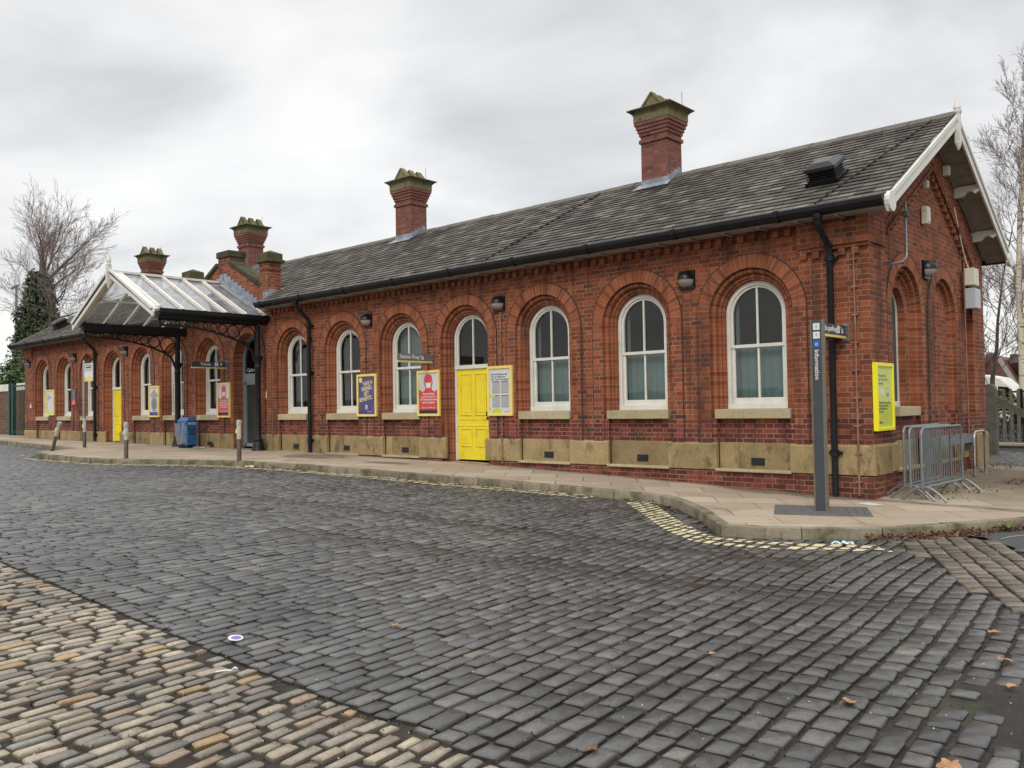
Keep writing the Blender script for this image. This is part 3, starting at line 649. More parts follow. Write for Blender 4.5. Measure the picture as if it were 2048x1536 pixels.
# oversailing eaves course with dentils, corner corbels
mb = MB()
def dentils(mb, x0, x1, z0, z1, y=-.045, step=.2, w_=.105):
    n = int((x1-x0)/step)
    for i in range(n+1):
        x = x0+i*step
        if x+w_ <= x1: mb.box(x, y, z0, x+w_, .02, z1)
PL = [(-34.0, -21.12), (-16.12, -1.02)]
for a, b in PL: mb.box(a, -.085, 3.41, b, .03, 3.62); dentils(mb, a+.05, b, 3.29, 3.41, -.08)
mb.box(-21.12, -.05, 3.43, -16.12, .03, 3.5)
for a, b in ((-1.06, .035), (-35.0, -34.0)):
    mb.box(a, -.095, 3.04, b, .03, 3.62); mb.box(a, -.060, 2.98, b, .02, 3.04); dentils(mb, a+.03, b, 2.88, 2.98, -.055)
mb.box(-.02, 0.03, 3.04, .035, .70, 3.50)
mb.build('eaves_course', M['brick'], B)
# stone plinth
st = MB()
def plinth_block(T, st, a, b, z0=-.45, d=-.03):
    pf = [(d, z0), (d, -.03), (.0, .012), (.05, .012), (.05, z0)]; n = 5
    v = [T(a, q, z) for q, z in pf]+[T(b, q, z) for q, z in pf]
    st.add(v, [[0, 1, 2, 3, 4], [9, 8, 7, 6, 5]]+[[i, (i+1) % n, n+(i+1) % n, n+i] for i in range(n)])
LEDG = []; DP_ = .07
SEGS = []
def plinth_run(T, st, bays, x0, x1, zlow):
    xs = x0
    for c, k in bays:
        e = .64 if k in 'wb' else .60 if k == 'd' else RI+.005
        plinth_block(T, st, xs+.002, c-e, zlow(xs)); xs = c+e
        if k in 'de': SEGS.append(st); st = MB()
        if k in 'wb':
            z0 = zlow(c); v = [T(c-.64, .075, z0), T(c+.64, .075, z0), T(c+.64, .075, .0), T(c-.64, .075, .0), T(c-.64, .10, .012), T(c+.64, .10, .012)]
            st.add(v, [[0, 1, 2, 3], [3, 2, 5, 4]])
            if z0 > -.6: LEDG.append(MB()); LEDG[-1].prism([(c-.66, -.47), (c+.66, -.47), (c+.66, -.425), (c-.66, -.425)], 'y', -.055, .08) if T(0, 1, 0)[1] == 1 else LEDG[-1].prism([(c-.66, -.47), (c+.66, -.47), (c+.66, -.425), (c-.66, -.425)], 'x', .05-DP_, -.08-DP_)
    plinth_block(T, st, xs+.002, x1, zlow(xs)); SEGS.append(st)
plinth_run(T, st, BAYS, -35.0, .028, lambda x: -.45 if x > -17 else -.9)
# ------------------------------------------------------------------ gable end facing the camera side
Tg = mapf('gable'); gw = MB(); gr = MB()
RID = 5.52; rake = lambda y: RID-.08-.600*abs(y-3.2)     # brickwork top under the roof
inr = lambda y: 4.74-.60*abs(y-3.2)
G1, G2 = 1.86, 3.92; DP = .07
Tp = lambda u, d, z: (-(d+DP), u, z)
arch_bay(Tp, gw, gr, G1, 'w', 0, .73, (G1+G2)/2, inr); arch_bay(Tp, gw, gr, G2, 'b', 0, (G1+G2)/2, 5.24, inr)
Q = lambda pts, x=0: gw.add([(x, y, z) for y, z in pts], [list(range(len(pts)))], [pts])
Q([(0, -1), (.73, -1), (.73, inr(.73)), (.73, rake(.73)), (0, rake(0))]); Q([(5.62, -1), (6.44, -1), (6.44, rake(6.44)), (5.62, rake(5.62))])
Q([(.73, inr(.73)), (3.2, inr(3.2)), (3.2, rake(3.2)), (.73, rake(.73))]); Q([(3.2, inr(3.2)), (5.62, inr(5.62)), (5.62, rake(5.62)), (3.2, rake(3.2))])
gw.quad((-DP-.06, 5.24, -1), (-DP-.06, 5.62, -1), (-DP-.06, 5.62, inr(5.6)), (-DP-.06, 5.24, inr(5.3)), uv=[(5.24, -1), (5.62, -1), (5.62, 3.3), (5.24, 3.4)])
gw.quad((-DP, 5.24, -1), (-DP-.06, 5.24, -1), (-DP-.06, 5.24, 3.45), (-DP, 5.24, 3.45))
for yy in (.73, 5.62): gw.quad((0, yy, -1), (-DP-.06, yy, -1), (-DP-.06, yy, inr(yy)), (0, yy, inr(yy)))
for a, b in ((.73, 3.2), (3.2, 5.62)): gw.quad((0, a, inr(a)), (0, b, inr(b)), (-DP-.06, b, inr(b)), (-DP-.06, a, inr(a)))
# blind infill of both gable arches
def disc(mb, c, d, r0, r1, z0):
    pa = [(c-r1, z0)]+[(c-r1*math.cos(math.pi*i/NA), ZS+r1*math.sin(math.pi*i/NA)) for i in range(NA+1)]+[(c+r1, z0)]
    if r0 == 0: mb.add([Tp(u, d, z) for u, z in pa], [list(range(len(pa)))], [pa]); return
    pb = [(c-r0, z0)]+[(c-r0*math.cos(math.pi*i/NA), ZS+r0*math.sin(math.pi*i/NA)) for i in range(NA+1)]+[(c+r0, z0)]
    for i in range(len(pa)-1): q = [pa[i], pa[i+1], pb[i+1], pb[i]]; mb.quad(*[Tp(u, d, z) for u, z in q], uv=q)
disc(gw, G2, .12, 0, .60, .40); disc(gw, G1, .155, .40, .56, .55)
sweep(gr, Tp, G1, [(.40, .155), (.40, .27)], .56)
for k in range(14):                                    # rake dentils
    for s in (-1, 1):
        y = 3.2+s*(.14+k*.178)
        if s < 0 and y < .80 or s > 0 and y > 5.55: continue
        z = inr(y); gw.box(-DP-.02, y-.045, z-.11, .0, y+.045, z+.02)
for s, a, b in ((-1, 3.2, .75), (1, 3.2, 5.6)):
    gw.bar((.012, a, inr(a)+.03), (.012, b, inr(b)+.03), .05, .06, (1, 0, 0)); gw.bar((-.0, a, inr(a)+.17), (-.0, b, inr(b)+.17), .05, .05, (1, 0, 0))
gw.box(-DP-.2, 5.24, -1, -.005, 5.60, .30)
gw.build('gable_wall', M['brick'], B, fix=False); gr.build('gable_arch_surround', M['brick_ring'], B, smooth=40, fix=False); OUTL[1].build('arch_outline', M['groove_shade'], B, fix=False)
st = MB(); plinth_block(Tg, st, -.028, .73, -.45); s2_ = MB(); plinth_block(Tg, s2_, 5.62, 6.46, -.9); SEGS.append(s2_)
plinth_run(Tp, st, [(G1, 'w'), (G2, 'b')], .73, 5.24, lambda x: -.45)
for s_ in SEGS: s_.build('stone_plinth', M['stone'], B, bev=.006)
for l_ in LEDG: l_.build('plinth_ledge', M['sill'], B, bev=.006)
# sills
def sill(T, c, w_=.66):
    mb = MB(); mb.prism([(c-w_, .405), (c+w_, .405), (c+w_, .555), (c-w_, .555)], 'y', 0, 1) ; mb.v = [T(x, -.035+y*.26, z+(.012 if y > .5 and z > .5 else 0)) for x, y, z in mb.v]
    mb.build('window_sill', M['sill'], B, bev=.008)
for c, k in BAYS:
    if k == 'w': sill(T, c)
sill(Tp, G1, .52)
# ------------------------------------------------------------------ windows
def arch_poly(r, z0, zs, n=20): return [(-r, z0)]+[(-r*math.cos(math.pi*i/n), zs+r*math.sin(math.pi*i/n)) for i in range(n+1)]+[(r, z0)]
def ring_prism(mb, r1, r0, z1, z0, zs, y0, y1):
    a, b = arch_poly(r1, z1, zs), arch_poly(r0, z0, zs); n = len(a)
    for i in range(n-1):
        mb.quad((a[i][0], y0, a[i][1]), (a[i+1][0], y0, a[i+1][1]), (b[i+1][0], y0, b[i+1][1]), (b[i][0], y0, b[i][1]))
        mb.quad((b[i][0], y0, b[i][1]), (b[i+1][0], y0, b[i+1][1]), (b[i+1][0], y1, b[i+1][1]), (b[i][0], y1, b[i][1]))
WZ = .562; HS = ZS-WZ; MRZ = 1.02
def make_window(r=.56, blind=None, name='window'):
    k = r/.56; mb = MB(); ri = r-.085*k
    ring_prism(mb, r, ri, 0, 0, HS, 0, .05); ring_prism(mb, ri, ri-.04*k, MRZ, MRZ, HS, .03, .075)
    mb.box(-r, -.01, 0, r, .09, .085); mb.box(-ri, .028, MRZ, ri, .09, MRZ+.055); mb.box(-ri, .05, .085, ri, .10, .185)
    for s in (-1, 1): mb.box(*sorted((s*ri, s*(ri-.055*k)))[:1], .05, .185, sorted((s*ri, s*(ri-.055*k)))[1], .10, MRZ)
    mb.box(-.016, .035, MRZ+.055, .016, .08, HS+ri-.035*k); mb.box(-.018, .055, .185, .018, .095, MRZ)
    w_ = mb.build(name, M['white'], B, bev=.004)
    g_ = MB(); pa = arch_poly(ri-.01, .1, HS); g_.add([(x, .068 if z > MRZ else .082, z) for x, z in pa], [list(range(len(pa)))]); g_.build('pane', M['glass'], w_)
    return w_
def add_blind(w_, z0, z1, x0=-.47, x1=.47, mat='teal'):
    b = MB(); n = 20
    for i in range(n):
        a, c = x0+(x1-x0)*i/n, x0+(x1-x0)*(i+1)/n; ya, yc = .20+.008*math.sin(i*2.1), .20+.008*math.sin((i+1)*2.1)
        za, zc = [min(z1, HS+math.sqrt(max(0, .50**2-q*q))) for q in (a, c)]
        b.quad((a, ya, z0), (c, yc, z0), (c, yc, zc), (a, ya, za))
    b.build('blind', M[mat], w_, fix=False)
w0 = None; wi = {}
for c, k in BAYS:
    if k != 'w': continue
    if w0 is None: w0 = make_window(); w_ = w0
    else: w_ = copy_tree(w0, B)
    w_.location = (c, .222, WZ); wi[c] = w_
for c, z1 in ((-1.92, MRZ+.02), (-4.15, MRZ+.02), (-6.35, MRZ+.02), (-10.68, 2.2), (-28.47, MRZ), (-30.73, MRZ), (-24.03, MRZ), (-21.8, MRZ)): add_blind(wi[c], .02, z1)
for c in (-1.92, -4.15, -6.35, -24.03): add_blind(wi[c], MRZ, 2.2, -.47, -.40, 'teal')
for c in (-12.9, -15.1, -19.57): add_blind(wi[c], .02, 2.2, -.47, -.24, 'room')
wg = make_window(.43); wg.location = (-DP-.27, G1, WZ); wg.rotation_euler = (0, 0, R(90))
# doors
def make_door(c, zb):
    zt = 1.50; mb = MB(); h = -zb
    mb2 = MB(); r = .56; zl = zb
    ring_prism(mb2, r, r-.075, zl, zl, ZS, 0, .06); mb2.box(-r, -.012, zt, r, .09, zt+.085); ring_prism(mb2, .485, .45, zt+.085, zt+.085, ZS, .03, .07); mb2.box(-.015, .035, zt+.085, .015, .08, ZS+.455)
    d = mb2.build('door', M['white'], B, bev=.004); d.location = (c, .222, 0)
    leaf = MB(); leaf.box(-.485, .03, zb+.02, .485, .08, zt)
    H = zt-zb
    for x0, x1 in ((-.40, -.05), (.05, .40)):
        for a, b in ((.10, 1.03), (1.31, 1.72)):
            z1, z0 = zt-a*H/2.03, zt-b*H/2.03
            for (p, q, r_, s_) in ((x0, z0, x1, z0+.028), (x0, z1-.028, x1, z1), (x0, z0+.028, x0+.028, z1-.028), (x1-.028, z0+.028, x1, z1-.028)): leaf.box(p, .012, q, r_, .032, s_)
            leaf.box(x0+.06, .022, z0+.06, x1-.06, .032, z1-.06)
    for z in (zt-1.10, zt-1.24): leaf.box(-.485, .018, z-.012, .485, .03, z+.012)
    lf = leaf.build('door_leaf', M['yellow'], d, bev=.005)
    hd = MB(); hd.box(.41, -.01, .47, .45, .03, .56); hd.box(.405, .0, .40, .455, .03, .44); hd.build('handle', M['black'], lf)
    g_ = MB(); pa = arch_poly(.46, zt+.05, ZS); g_.add([(x, .06, z) for x, z in pa], [list(range(len(pa)))]); g_.build('pane', M['glass'], d)
make_door(-8.56, -.50); make_door(-26.3, -.36)
# glazed entrance
ec = -17.35; fr = MB(); ez = -.37
ring_prism(fr, .75, .66, ez, ez, ZS, .30, .40); fr.box(ec*0-.75, .29, 1.50, .75, .40, 1.74)
for x in (-.66, -.02, .0, .60): fr.box(x, .31, ez, x+.055, .39, 1.50)
fr.box(-.66, .31, ez, .66, .39, ez+.10); fr.box(-.66, .31, 1.42, .66, .39, 1.50)
ed = fr.build('entrance_door', M['greypaint'], B, bev=.004); ed.location = (ec, 0, 0)
g_ = MB(); g_.box(-.61, .345, ez+.1, -.02, .35, 1.42); g_.box(.05, .345, ez+.1, .61, .35, 1.42); g_.build('pane', M['glass'], ed); g_ = MB(); g_.box(-.62, .37, ez+.1, .62, .375, 1.42); g_.build('added_backing', simple('grey_glass_backing', (.13, .125, .11), .7, var=.15), ed)  # grey panel added behind the door glass to make it look lighter
g_ = MB(); pa = arch_poly(.67, 1.72, ZS); g_.add([(x, .35, z) for x, z in pa], [list(range(len(pa)))]); g_.build('fanlight', glass_mat('dark_glass', (.25, .28, .28), 1.0), ed)
text('Cycle storage', .15, M['pwhite'], ed, (-.57, .335, 1.80), FRONT, name='lettering')
# dark room behind the glass
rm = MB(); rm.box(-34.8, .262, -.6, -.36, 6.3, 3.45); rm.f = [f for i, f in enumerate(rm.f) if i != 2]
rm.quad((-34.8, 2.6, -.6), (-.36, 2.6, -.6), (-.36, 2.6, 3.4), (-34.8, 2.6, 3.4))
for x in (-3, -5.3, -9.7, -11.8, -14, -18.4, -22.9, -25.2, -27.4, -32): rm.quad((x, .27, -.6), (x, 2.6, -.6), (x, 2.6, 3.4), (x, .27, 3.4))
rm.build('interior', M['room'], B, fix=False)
# iron air vents in the plinth
v0 = None
for c, k in BAYS+[(-20.4, 'x')]:
    if k == 'w' and c > -16 or k == 'x':
        if v0 is None:
            mb = MB(); mb.box(-.115, -.012, -.06, .115, .02, .06)
            for j in range(5): mb.box(-.10, -.020, -.048+j*.022, .10, -.010, -.036+j*.022)
            v0 = mb.build('air_vent', M['airbrick'], B); v_ = v0
        else: v_ = copy_tree(v0, B)
        v_.location = (c+.05+(.9 if k == 'x' else 0), .072 if k == 'w' else -.03, -.30)
# ------------------------------------------------------------------ roof
EY, EZ, RY, RZ = -.42, 3.585, 3.2, 5.62
sl_ = math.hypot(RY-EY, RZ-EZ); sy, sz = (RY-EY)/sl_, (RZ-EZ)/sl_; ny, nz_ = -sz, sy
PX0, PX1 = -21.06, -16.14
rnd = random.Random(21); V, F, T = [], [], []
def roof_pt(x, s, h, side=1):
    y = EY+s*sy+ny*h; z = EZ+s*sz+nz_*h
    return (x, y if side == 1 else 2*RY-y, z)
NC = 22; EXP = sl_/NC
def slate(x0, x1, s0, side, dx=0, tone=None):
    o = len(V); s1 = s0+EXP*1.25; h0, h1 = .030+rnd.uniform(0, .007), .008; a = rnd.uniform(-.006, .006)
    s1 = min(s1, sl_)
    for x, s, h in ((x0, s0+a, h0), (x1, s0-a, h0), (x1, s1, h1), (x0, s1, h1), (x0, s0+a, h0-.018), (x1, s0-a, h0-.018)): V.append(roof_pt(x, s, h, side))
    F.append((o, o+1, o+2, o+3)); F.append((o+4, o+5, o+1, o)); t = rnd.random() if tone is None else tone; T.extend([(t, 0, 0, 1)]*6)
for side in (1, -1):
    for k in range(NC):
        x = -35.40+(rnd.random()*.1)-(.13 if k % 2 else 0); s0 = k*EXP
        while x < .42:
            wd = rnd.uniform(.21, .29) if side == 1 else .6; xa, xb = max(x, -35.38), min(x+wd-.009, .42); x += wd
            if side == 1 and s0*sy+EY < .42 and PX0 < (xa+xb)/2 < PX1:
                if s0*sy+EY < .42: continue
            if xb-xa > .03: slate(xa, xb, s0+rnd.uniform(-.004, .004), side)
me_r = attr_mesh('roof', V, F, T, M['slate'], None); me_r.parent = B
dk = MB()                                       # boarding below the slates
for s_ in (1, -1):
    for x0, x1, ss in ((-35.38, PX0, 0), (PX1, .42, 0), (PX0, PX1, .9)):
        dk.quad(roof_pt(x0, ss, 0, s_), roof_pt(x1, ss, 0, s_), roof_pt(x1, sl_, 0, s_), roof_pt(x0, sl_, 0, s_)); dk.quad(roof_pt(x0, ss, -.06, s_), roof_pt(x1, ss, -.06, s_), roof_pt(x1, sl_, -.06, s_), roof_pt(x0, sl_, -.06, s_))
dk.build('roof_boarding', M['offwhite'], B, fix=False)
rt = MB(); x = -35.40; rnd = random.Random(4)     # ridge tiles
while x < .42:
    x1 = min(x+.45, .44); dz = rnd.uniform(0, .012); e = .012
    for s_ in (1, -1):
        rt.add([(x+.004, RY-s_*.24, RZ-.085+dz), (x1-.004, RY-s_*.24, RZ-.085+dz), (x1-.004, RY, RZ+.055+dz), (x+.004, RY, RZ+.055+dz), (x+.004, RY-s_*.24, RZ-.115+dz), (x1-.004, RY-s_*.24, RZ-.115+dz)], [[0, 1, 2, 3], [4, 5, 1, 0]])
    x = x1
rt.build('ridge_tiles', M['conc'], me_r, fix=False)
# moulded expansion joints running up the slope
for xa, xb in ((-.62, .10), (-7.6, -7.05)): mb = MB(); mb.tube([roof_pt(xa, 0.02, .05), roof_pt(xb, sl_-.2, .05)], .014, 5); mb.build('roof_cable', M['black'], me_r)
# gutters
def gutter(x0, x1, name='gutter'):
    pf = [(-.40, 3.585), (-.53, 3.595), (-.55, 3.575), (-.545, 3.52), (-.50, 3.465), (-.46, 3.45), (-.40, 3.45)]; mb = MB(); mb.prism(pf, 'x', x0, x1)
    n = int((x1-x0)/1.83)
    for i in range(n+1): xx = x0+.25+i*1.83; xx < x1 and mb.prism([(a-.012 if a < -.41 else a, b+(.012 if b > 3.55 else -.012)) for a, b in pf], 'x', xx, xx+.07)
    return mb.build(name, M['black'], B)
gutter(-35.40, PX0-.02); gutter(PX1+.02, .40)
for x0, x1 in ((-35.38, PX0-.02), (PX1+.02, .38)):
    mb = MB(); mb.box(x0, -.40, 3.43, x1, -.375, 3.57); mb.box(x0, -.375, 3.44, x1, -.05, 3.465)
    for i in range(int((x1-x0)/.62)): mb.box(x0+.3+i*.62, -.408, 3.405, x0+.325+i*.62, -.05, 3.45)
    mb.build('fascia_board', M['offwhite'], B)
# far gutter
mb = MB(); mb.box(-35.4, 6.8, 3.45, .40, 6.93, 3.58); mb.build('gutter', M['black'], B)
def downpipe(x, y=-.10):
    g0 = gz(x)+PAVE; mb = MB(); mb.tube([(x-.02, -.47, 3.47), (x-.02, -.47, 3.34), (x-.02, -.44, 3.27), (x, y-.03, 3.02), (x, y, 2.95), (x, y, g0+.02)], .048, 10)
    for z in (2.84, 1.62, -.12): mb.lathe([(.050, -.05), (.066, -.045), (.066, -.01), (.056, 0), (.056, .03), (.066, .035), (.066, .05), (.050, .055)], (x, y, z), 12)
    for z in (2.84, 1.62, -.12): mb.box(x-.10, y+.02, z-.02, x+.10, .0, z+.025)
    mb.lathe([(.056, 0), (.070, .02), (.070, .09), (.05, .10)], (x-.02, -.47, 3.36), 10)
    return mb.build('downpipe', M['black'], B, smooth=40)
for x in (-.54, -14.18, -27.62): downpipe(x)
def conduit(x, z0, z1, y=-.035, mat='copper', n=9):
    mb = MB(); mb.tube([(x, y, z0), (x, y, z1)], .016, 6)
    for i in range(n): z = z0+(z1-z0)*(i+.5)/n; mb.box(x-.045, y-.012, z-.012, x+.045, y+.036, z+.012)
    mb.build('conduit', M[mat], B)
conduit(-.205, -.75, 3.0, -.045); conduit(-7.46, -.52, .46, -.035, 'copper', 4); conduit(-7.46, 1.53, 2.62, -.035, 'copper', 4); conduit(-16.0, -.38, .75, -.035, 'copper', 5)
# gable verge: bargeboards, soffit, purlin brackets, finial
BX = .41
def verge(xa, xb, sgn=1):
    for s_ in (1, -1):
        mb = MB(); y0 = RY-s_*(RY-EY+.02); zb = RZ-.03; m_ = sz/sy
        P_ = lambda y, dz: (RZ-.01-m_*abs(y-RY)+dz)
        q = [(y0, P_(y0, 0)), (RY, P_(RY, 0)), (RY, P_(RY, -.235)), (y0+s_*.10, P_(y0+s_*.1, -.235)), (y0+s_*.03, P_(y0, -.21)), (y0, P_(y0, -.15))]
        mb.prism(q, 'x', xa, xa+.035*sgn)
        q = [(y0, P_(y0, .012)), (RY, P_(RY, .012)), (RY, P_(RY, -.07)), (y0, P_(y0, -.07))]; mb.prism(q, 'x', xa+.035*sgn, xa+.06*sgn)
        q = [(y0+s_*.12+.15*math.cos(2*math.pi*k/14), P_(y0+s_*.12, -.125)+.15*math.sin(2*math.pi*k/14)) for k in range(14)]; mb.prism(q, 'x', xa-.01*sgn, xa+.065*sgn)
        mb.build('bargeboard', M['white'], B, bev=.004)
        so = MB(); so.quad((xb, y0+s_*.05, P_(y0+s_*.05, -.12)), (xa, y0+s_*.05, P_(y0+s_*.05, -.12)), (xa, RY, P_(RY, -.12)), (xb, RY, P_(RY, -.12)))
        for i in range(1, 12): t = i/12; yy = y0+(RY-y0)*t; so.bar((xb, yy, P_(yy, -.124)), (xa, yy, P_(yy, -.124)), .012, .006)
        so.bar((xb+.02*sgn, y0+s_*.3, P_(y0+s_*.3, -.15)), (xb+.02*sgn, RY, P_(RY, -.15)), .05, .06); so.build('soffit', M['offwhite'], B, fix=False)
        for yy in (RY-s_*2.65, RY-s_*1.45) if sgn > 0 else ():
            z = P_(yy, -.13); b = MB(); b.prism([(xb-.02, z), (xa, z), (xa, z-.12), (xa-.06, z-.16), (xa-.13, z-.10), (xa-.20, z-.12), (xa-.26, z-.19), (xb-.02, z-.20)], 'y', yy-.05, yy+.05); b.build('purlin_bracket', M['white'], B)
    fi = MB(); fi.box(xa-.0, RY-.045, RZ-.52, xa+.085, RY+.045, RZ+.0); fi.lathe([(.055, 0), (.075, .03), (.075, .06), (.045, .075), (.062, .10), (.060, .12), (.032, .22), (.004, .34)], (xa+.04, RY, RZ+.0), 10); fi.lathe([(.005, -.14), (.03, -.11), (.05, -.05), (.06, 0)], (xa+.04, RY, RZ-.50), 8)
    fi.build('finial', M['white'], B, smooth=40)
verge(BX, 0.0, 1); verge(-35.40, -34.97, -1)
# ------------------------------------------------------------------ chimneys
def chimney(x, y0=2.76, zt=0, rod=True):
    W2, D2 = .33, .29; cy = y0+D2; mb = MB()
    z0, z1 = 4.9, 6.36+zt
    def st_(z, dz, o): mb.box(x-W2-o, cy-D2-o, z, x+W2+o, cy+D2+o, z+dz)
    st_(z0, z1-z0, 0); st_(z1, .075, .035); st_(z1+.075, .08, .005); z = z1+.155
    for o in (.03, .055, .08, .105): st_(z, .075, o); z += .075
    c = mb.build('chimney', M['brick_chim'], B)
    cp = MB(); cp.box(x-W2-.115, cy-D2-.115, z, x+W2+.115, cy+D2+.115, z+.14); z += .14
    n = 6
    for i in range(n):
        t = i/(n-1); o = .118+.105*(t**1.7); cp.box(x-W2-o, cy-D2-o, z+i*.022, x+W2+o, cy+D2+o, z+(i+1)*.022)
    z += n*.022; cp.build('cap', M['cap'], c)
    for k in range(3):
        yy = cy-.30+k*.30; g_ = MB(); w_ = .25; h_ = .29
        g_.prism([(x-w_, z), (x+w_, z), (x, z+h_)], 'y', yy-.06, yy+.06); g_.bar((x-w_-.03, yy, z+.01), (x, yy, z+h_+.03), .16, .04, (0, 0, 1)); g_.bar((x+w_+.03, yy, z+.01), (x, yy, z+h_+.03), .16, .04, (0, 0, 1))
        g_.build('gablet', M['cap'], c)
    rd = MB(); rd.tube([(x+W2+.1, cy+D2-.1, z), (x+W2+.1, cy+D2-.1, z+.36)], .007, 5); rd.build('rod', M['galv'], c)
    fl = MB(); zr = lambda yy: EZ+(yy-EY)*sz/sy
    ya = cy-D2; fl.box(x-W2-.012, ya-.012, zr(ya)-.02, x+W2+.012, ya, zr(ya)+.17); fl.quad((x-W2-.12, ya-.20, zr(ya-.20)+.055), (x+W2+.12, ya-.20, zr(ya-.20)+.055), (x+W2+.06, ya+.02, zr(ya)+.09), (x-W2-.06, ya+.02, zr(ya)+.09))
    for i in range(4):
        yy = ya+i*.13; fl.box(x+W2, yy, zr(yy)-.02, x+W2+.012, yy+.13, zr(yy)+.22)
    fl.build('flashing', M['lead'], c)
for x in (-5.44, -13.72, -22.2, -29.75): chimney(x)
# ------------------------------------------------------------------ coped parapet gable over the entrance
pc = -18.6; mb = MB()
mb.prism([(-21.0, 3.5), (-16.2, 3.5), (-16.2, 3.9), (-16.6, 4.17), (-18.28, 5.0), (-18.28, 5.22), (-18.92, 5.22), (-18.92, 5.0), (-20.6, 4.17), (-21.0, 3.9)], 'y', 0.0, .36)
mb.v = [(x, y, max(z, 3.622)) for x, y, z in mb.v]
pg = mb.build('parapet_gable', M['brick'], B)
for s_ in (1, -1):
    mb = MB(); mb.bar((pc+s_*.34, .20, 5.02), (pc+s_*2.05, .20, 4.17), .52, .11, (0, 0, 1)); mb.bar((pc+s_*.34, .20, 4.955), (pc+s_*2.02, .20, 4.12), .44, .06, (0, 0, 1)); mb.build('coping', M['cope'], pg, bev=.01)
    px_ = pc+s_*2.2; mb = MB(); mb.box(px_-.21, -.03, 3.45, px_+.21, .38, 4.78); mb.box(px_-.235, -.055, 4.56, px_+.235, .405, 4.62)
    for k in range(4): mb.box(px_-.225+k*.115, -.05, 4.70, px_-.175+k*.115, .40, 4.78)
    mb.build('pier', M['brick'], pg)
    mb = MB(); mb.box(px_-.30, -.12, 4.78, px_+.30, .47, 4.86); mb.box(px_-.25, -.07, 4.86, px_+.25, .42, 5.03)
    mb.add([(px_-.25, -.07, 5.03), (px_+.25, -.07, 5.03), (px_+.25, .42, 5.03), (px_-.25, .42, 5.03), (px_, .175, 5.14)], [[0, 1, 4], [1, 2, 4], [2, 3, 4], [3, 0, 4]]); mb.build('pier_cap', M['cope'], pg, bev=.01)
    mb = MB(); mb.quad((px_-.05, -.036, 3.6), (px_+.24, -.036, 3.6), (px_+.24, -.036, 3.95), (px_-.05, -.036, 3.95)); mb.box(px_+.21, -.03, 3.62, px_+.225, .38, 4.02); mb.build('flashing', M['lead'], pg)
mb = MB(); mb.box(pc-.36, -.05, 5.20, pc+.36, .52, 5.38); mb.box(pc-.335, .0, 4.98, pc-.30, .50, 5.2); mb.box(pc+.30, .04, 4.98, pc+.335, .50, 5.2); mb.build('apex_stone', M['cope'], pg, bev=.01)
mb = MB()                                            # slated slope behind the parapet
for s_ in (1, -1): mb.quad((pc, .3, 4.93), (pc, 2.2, 4.93), (pc+s_*2.2, .9, 3.95), (pc+s_*2.2, .3, 3.9))
o_ = mb.build('valley_slates', M['conc'], pg, fix=False)
mb = MB()                                            # stepped lead up the gable above the canopy
for s_ in (1, -1):
    for i in range(11):
        t = i/11; x_ = pc+s_*(2.2*(1-t)); z_ = 3.40+1.17*t; mb.box(*sorted((x_, x_-s_*.21))[:1], -.022-.002*(i % 2), z_-.06, sorted((x_, x_-s_*.21))[1], .0, z_+.24)
    mb.bar((pc+s_*2.25, -.09, 3.33), (pc, -.09, 4.50), .16, .02, (0, 0, 1))
mb.build('lead_flashing', M['lead'], pg)
# ventilator cowls on the roof
def cowl(x, s0, w_=.62):
    v = MB(); ang = math.atan2(sz, sy)
    def P_(a, b, h): return roof_pt(x+a, s0+b, h)
    def blk(a0, a1, b0, b1, h0, h1, tp=.0):
        vs = [P_(a, b, h0) for a, b in ((a0, b0), (a1, b0), (a1, b1), (a0, b1))]+[P_(a, b, h1) for a, b in ((a0+tp, b0+tp), (a1-tp, b0+tp), (a1-tp, b1-tp), (a0+tp, b1-tp))]
        v.add(vs, [[3, 2, 1, 0], [4, 5, 6, 7], [0, 1, 5, 4], [1, 2, 6, 5], [2, 3, 7, 6], [3, 0, 4, 7]])
    h = w_/2; blk(-h, h, -h, h, .02, .09)
    for k in range(4): blk(-h*.88, h*.88, -h*.88, h*.88, .09+k*.04, .115+k*.04); blk(-h*.78, h*.78, -h*.78, h*.78, .115+k*.04, .13+k*.04)
    blk(-h*1.0, h*1.0, -h, h, .25, .30, .02); blk(-h*.95, h*.95, -h*.95, h*.95, .30, .36, .12)
    v.build('roof_ventilator', M['dark'], me_r, bev=.03)
cowl(-.88, 1.35, .54); cowl(-32.9, 1.30, .56)
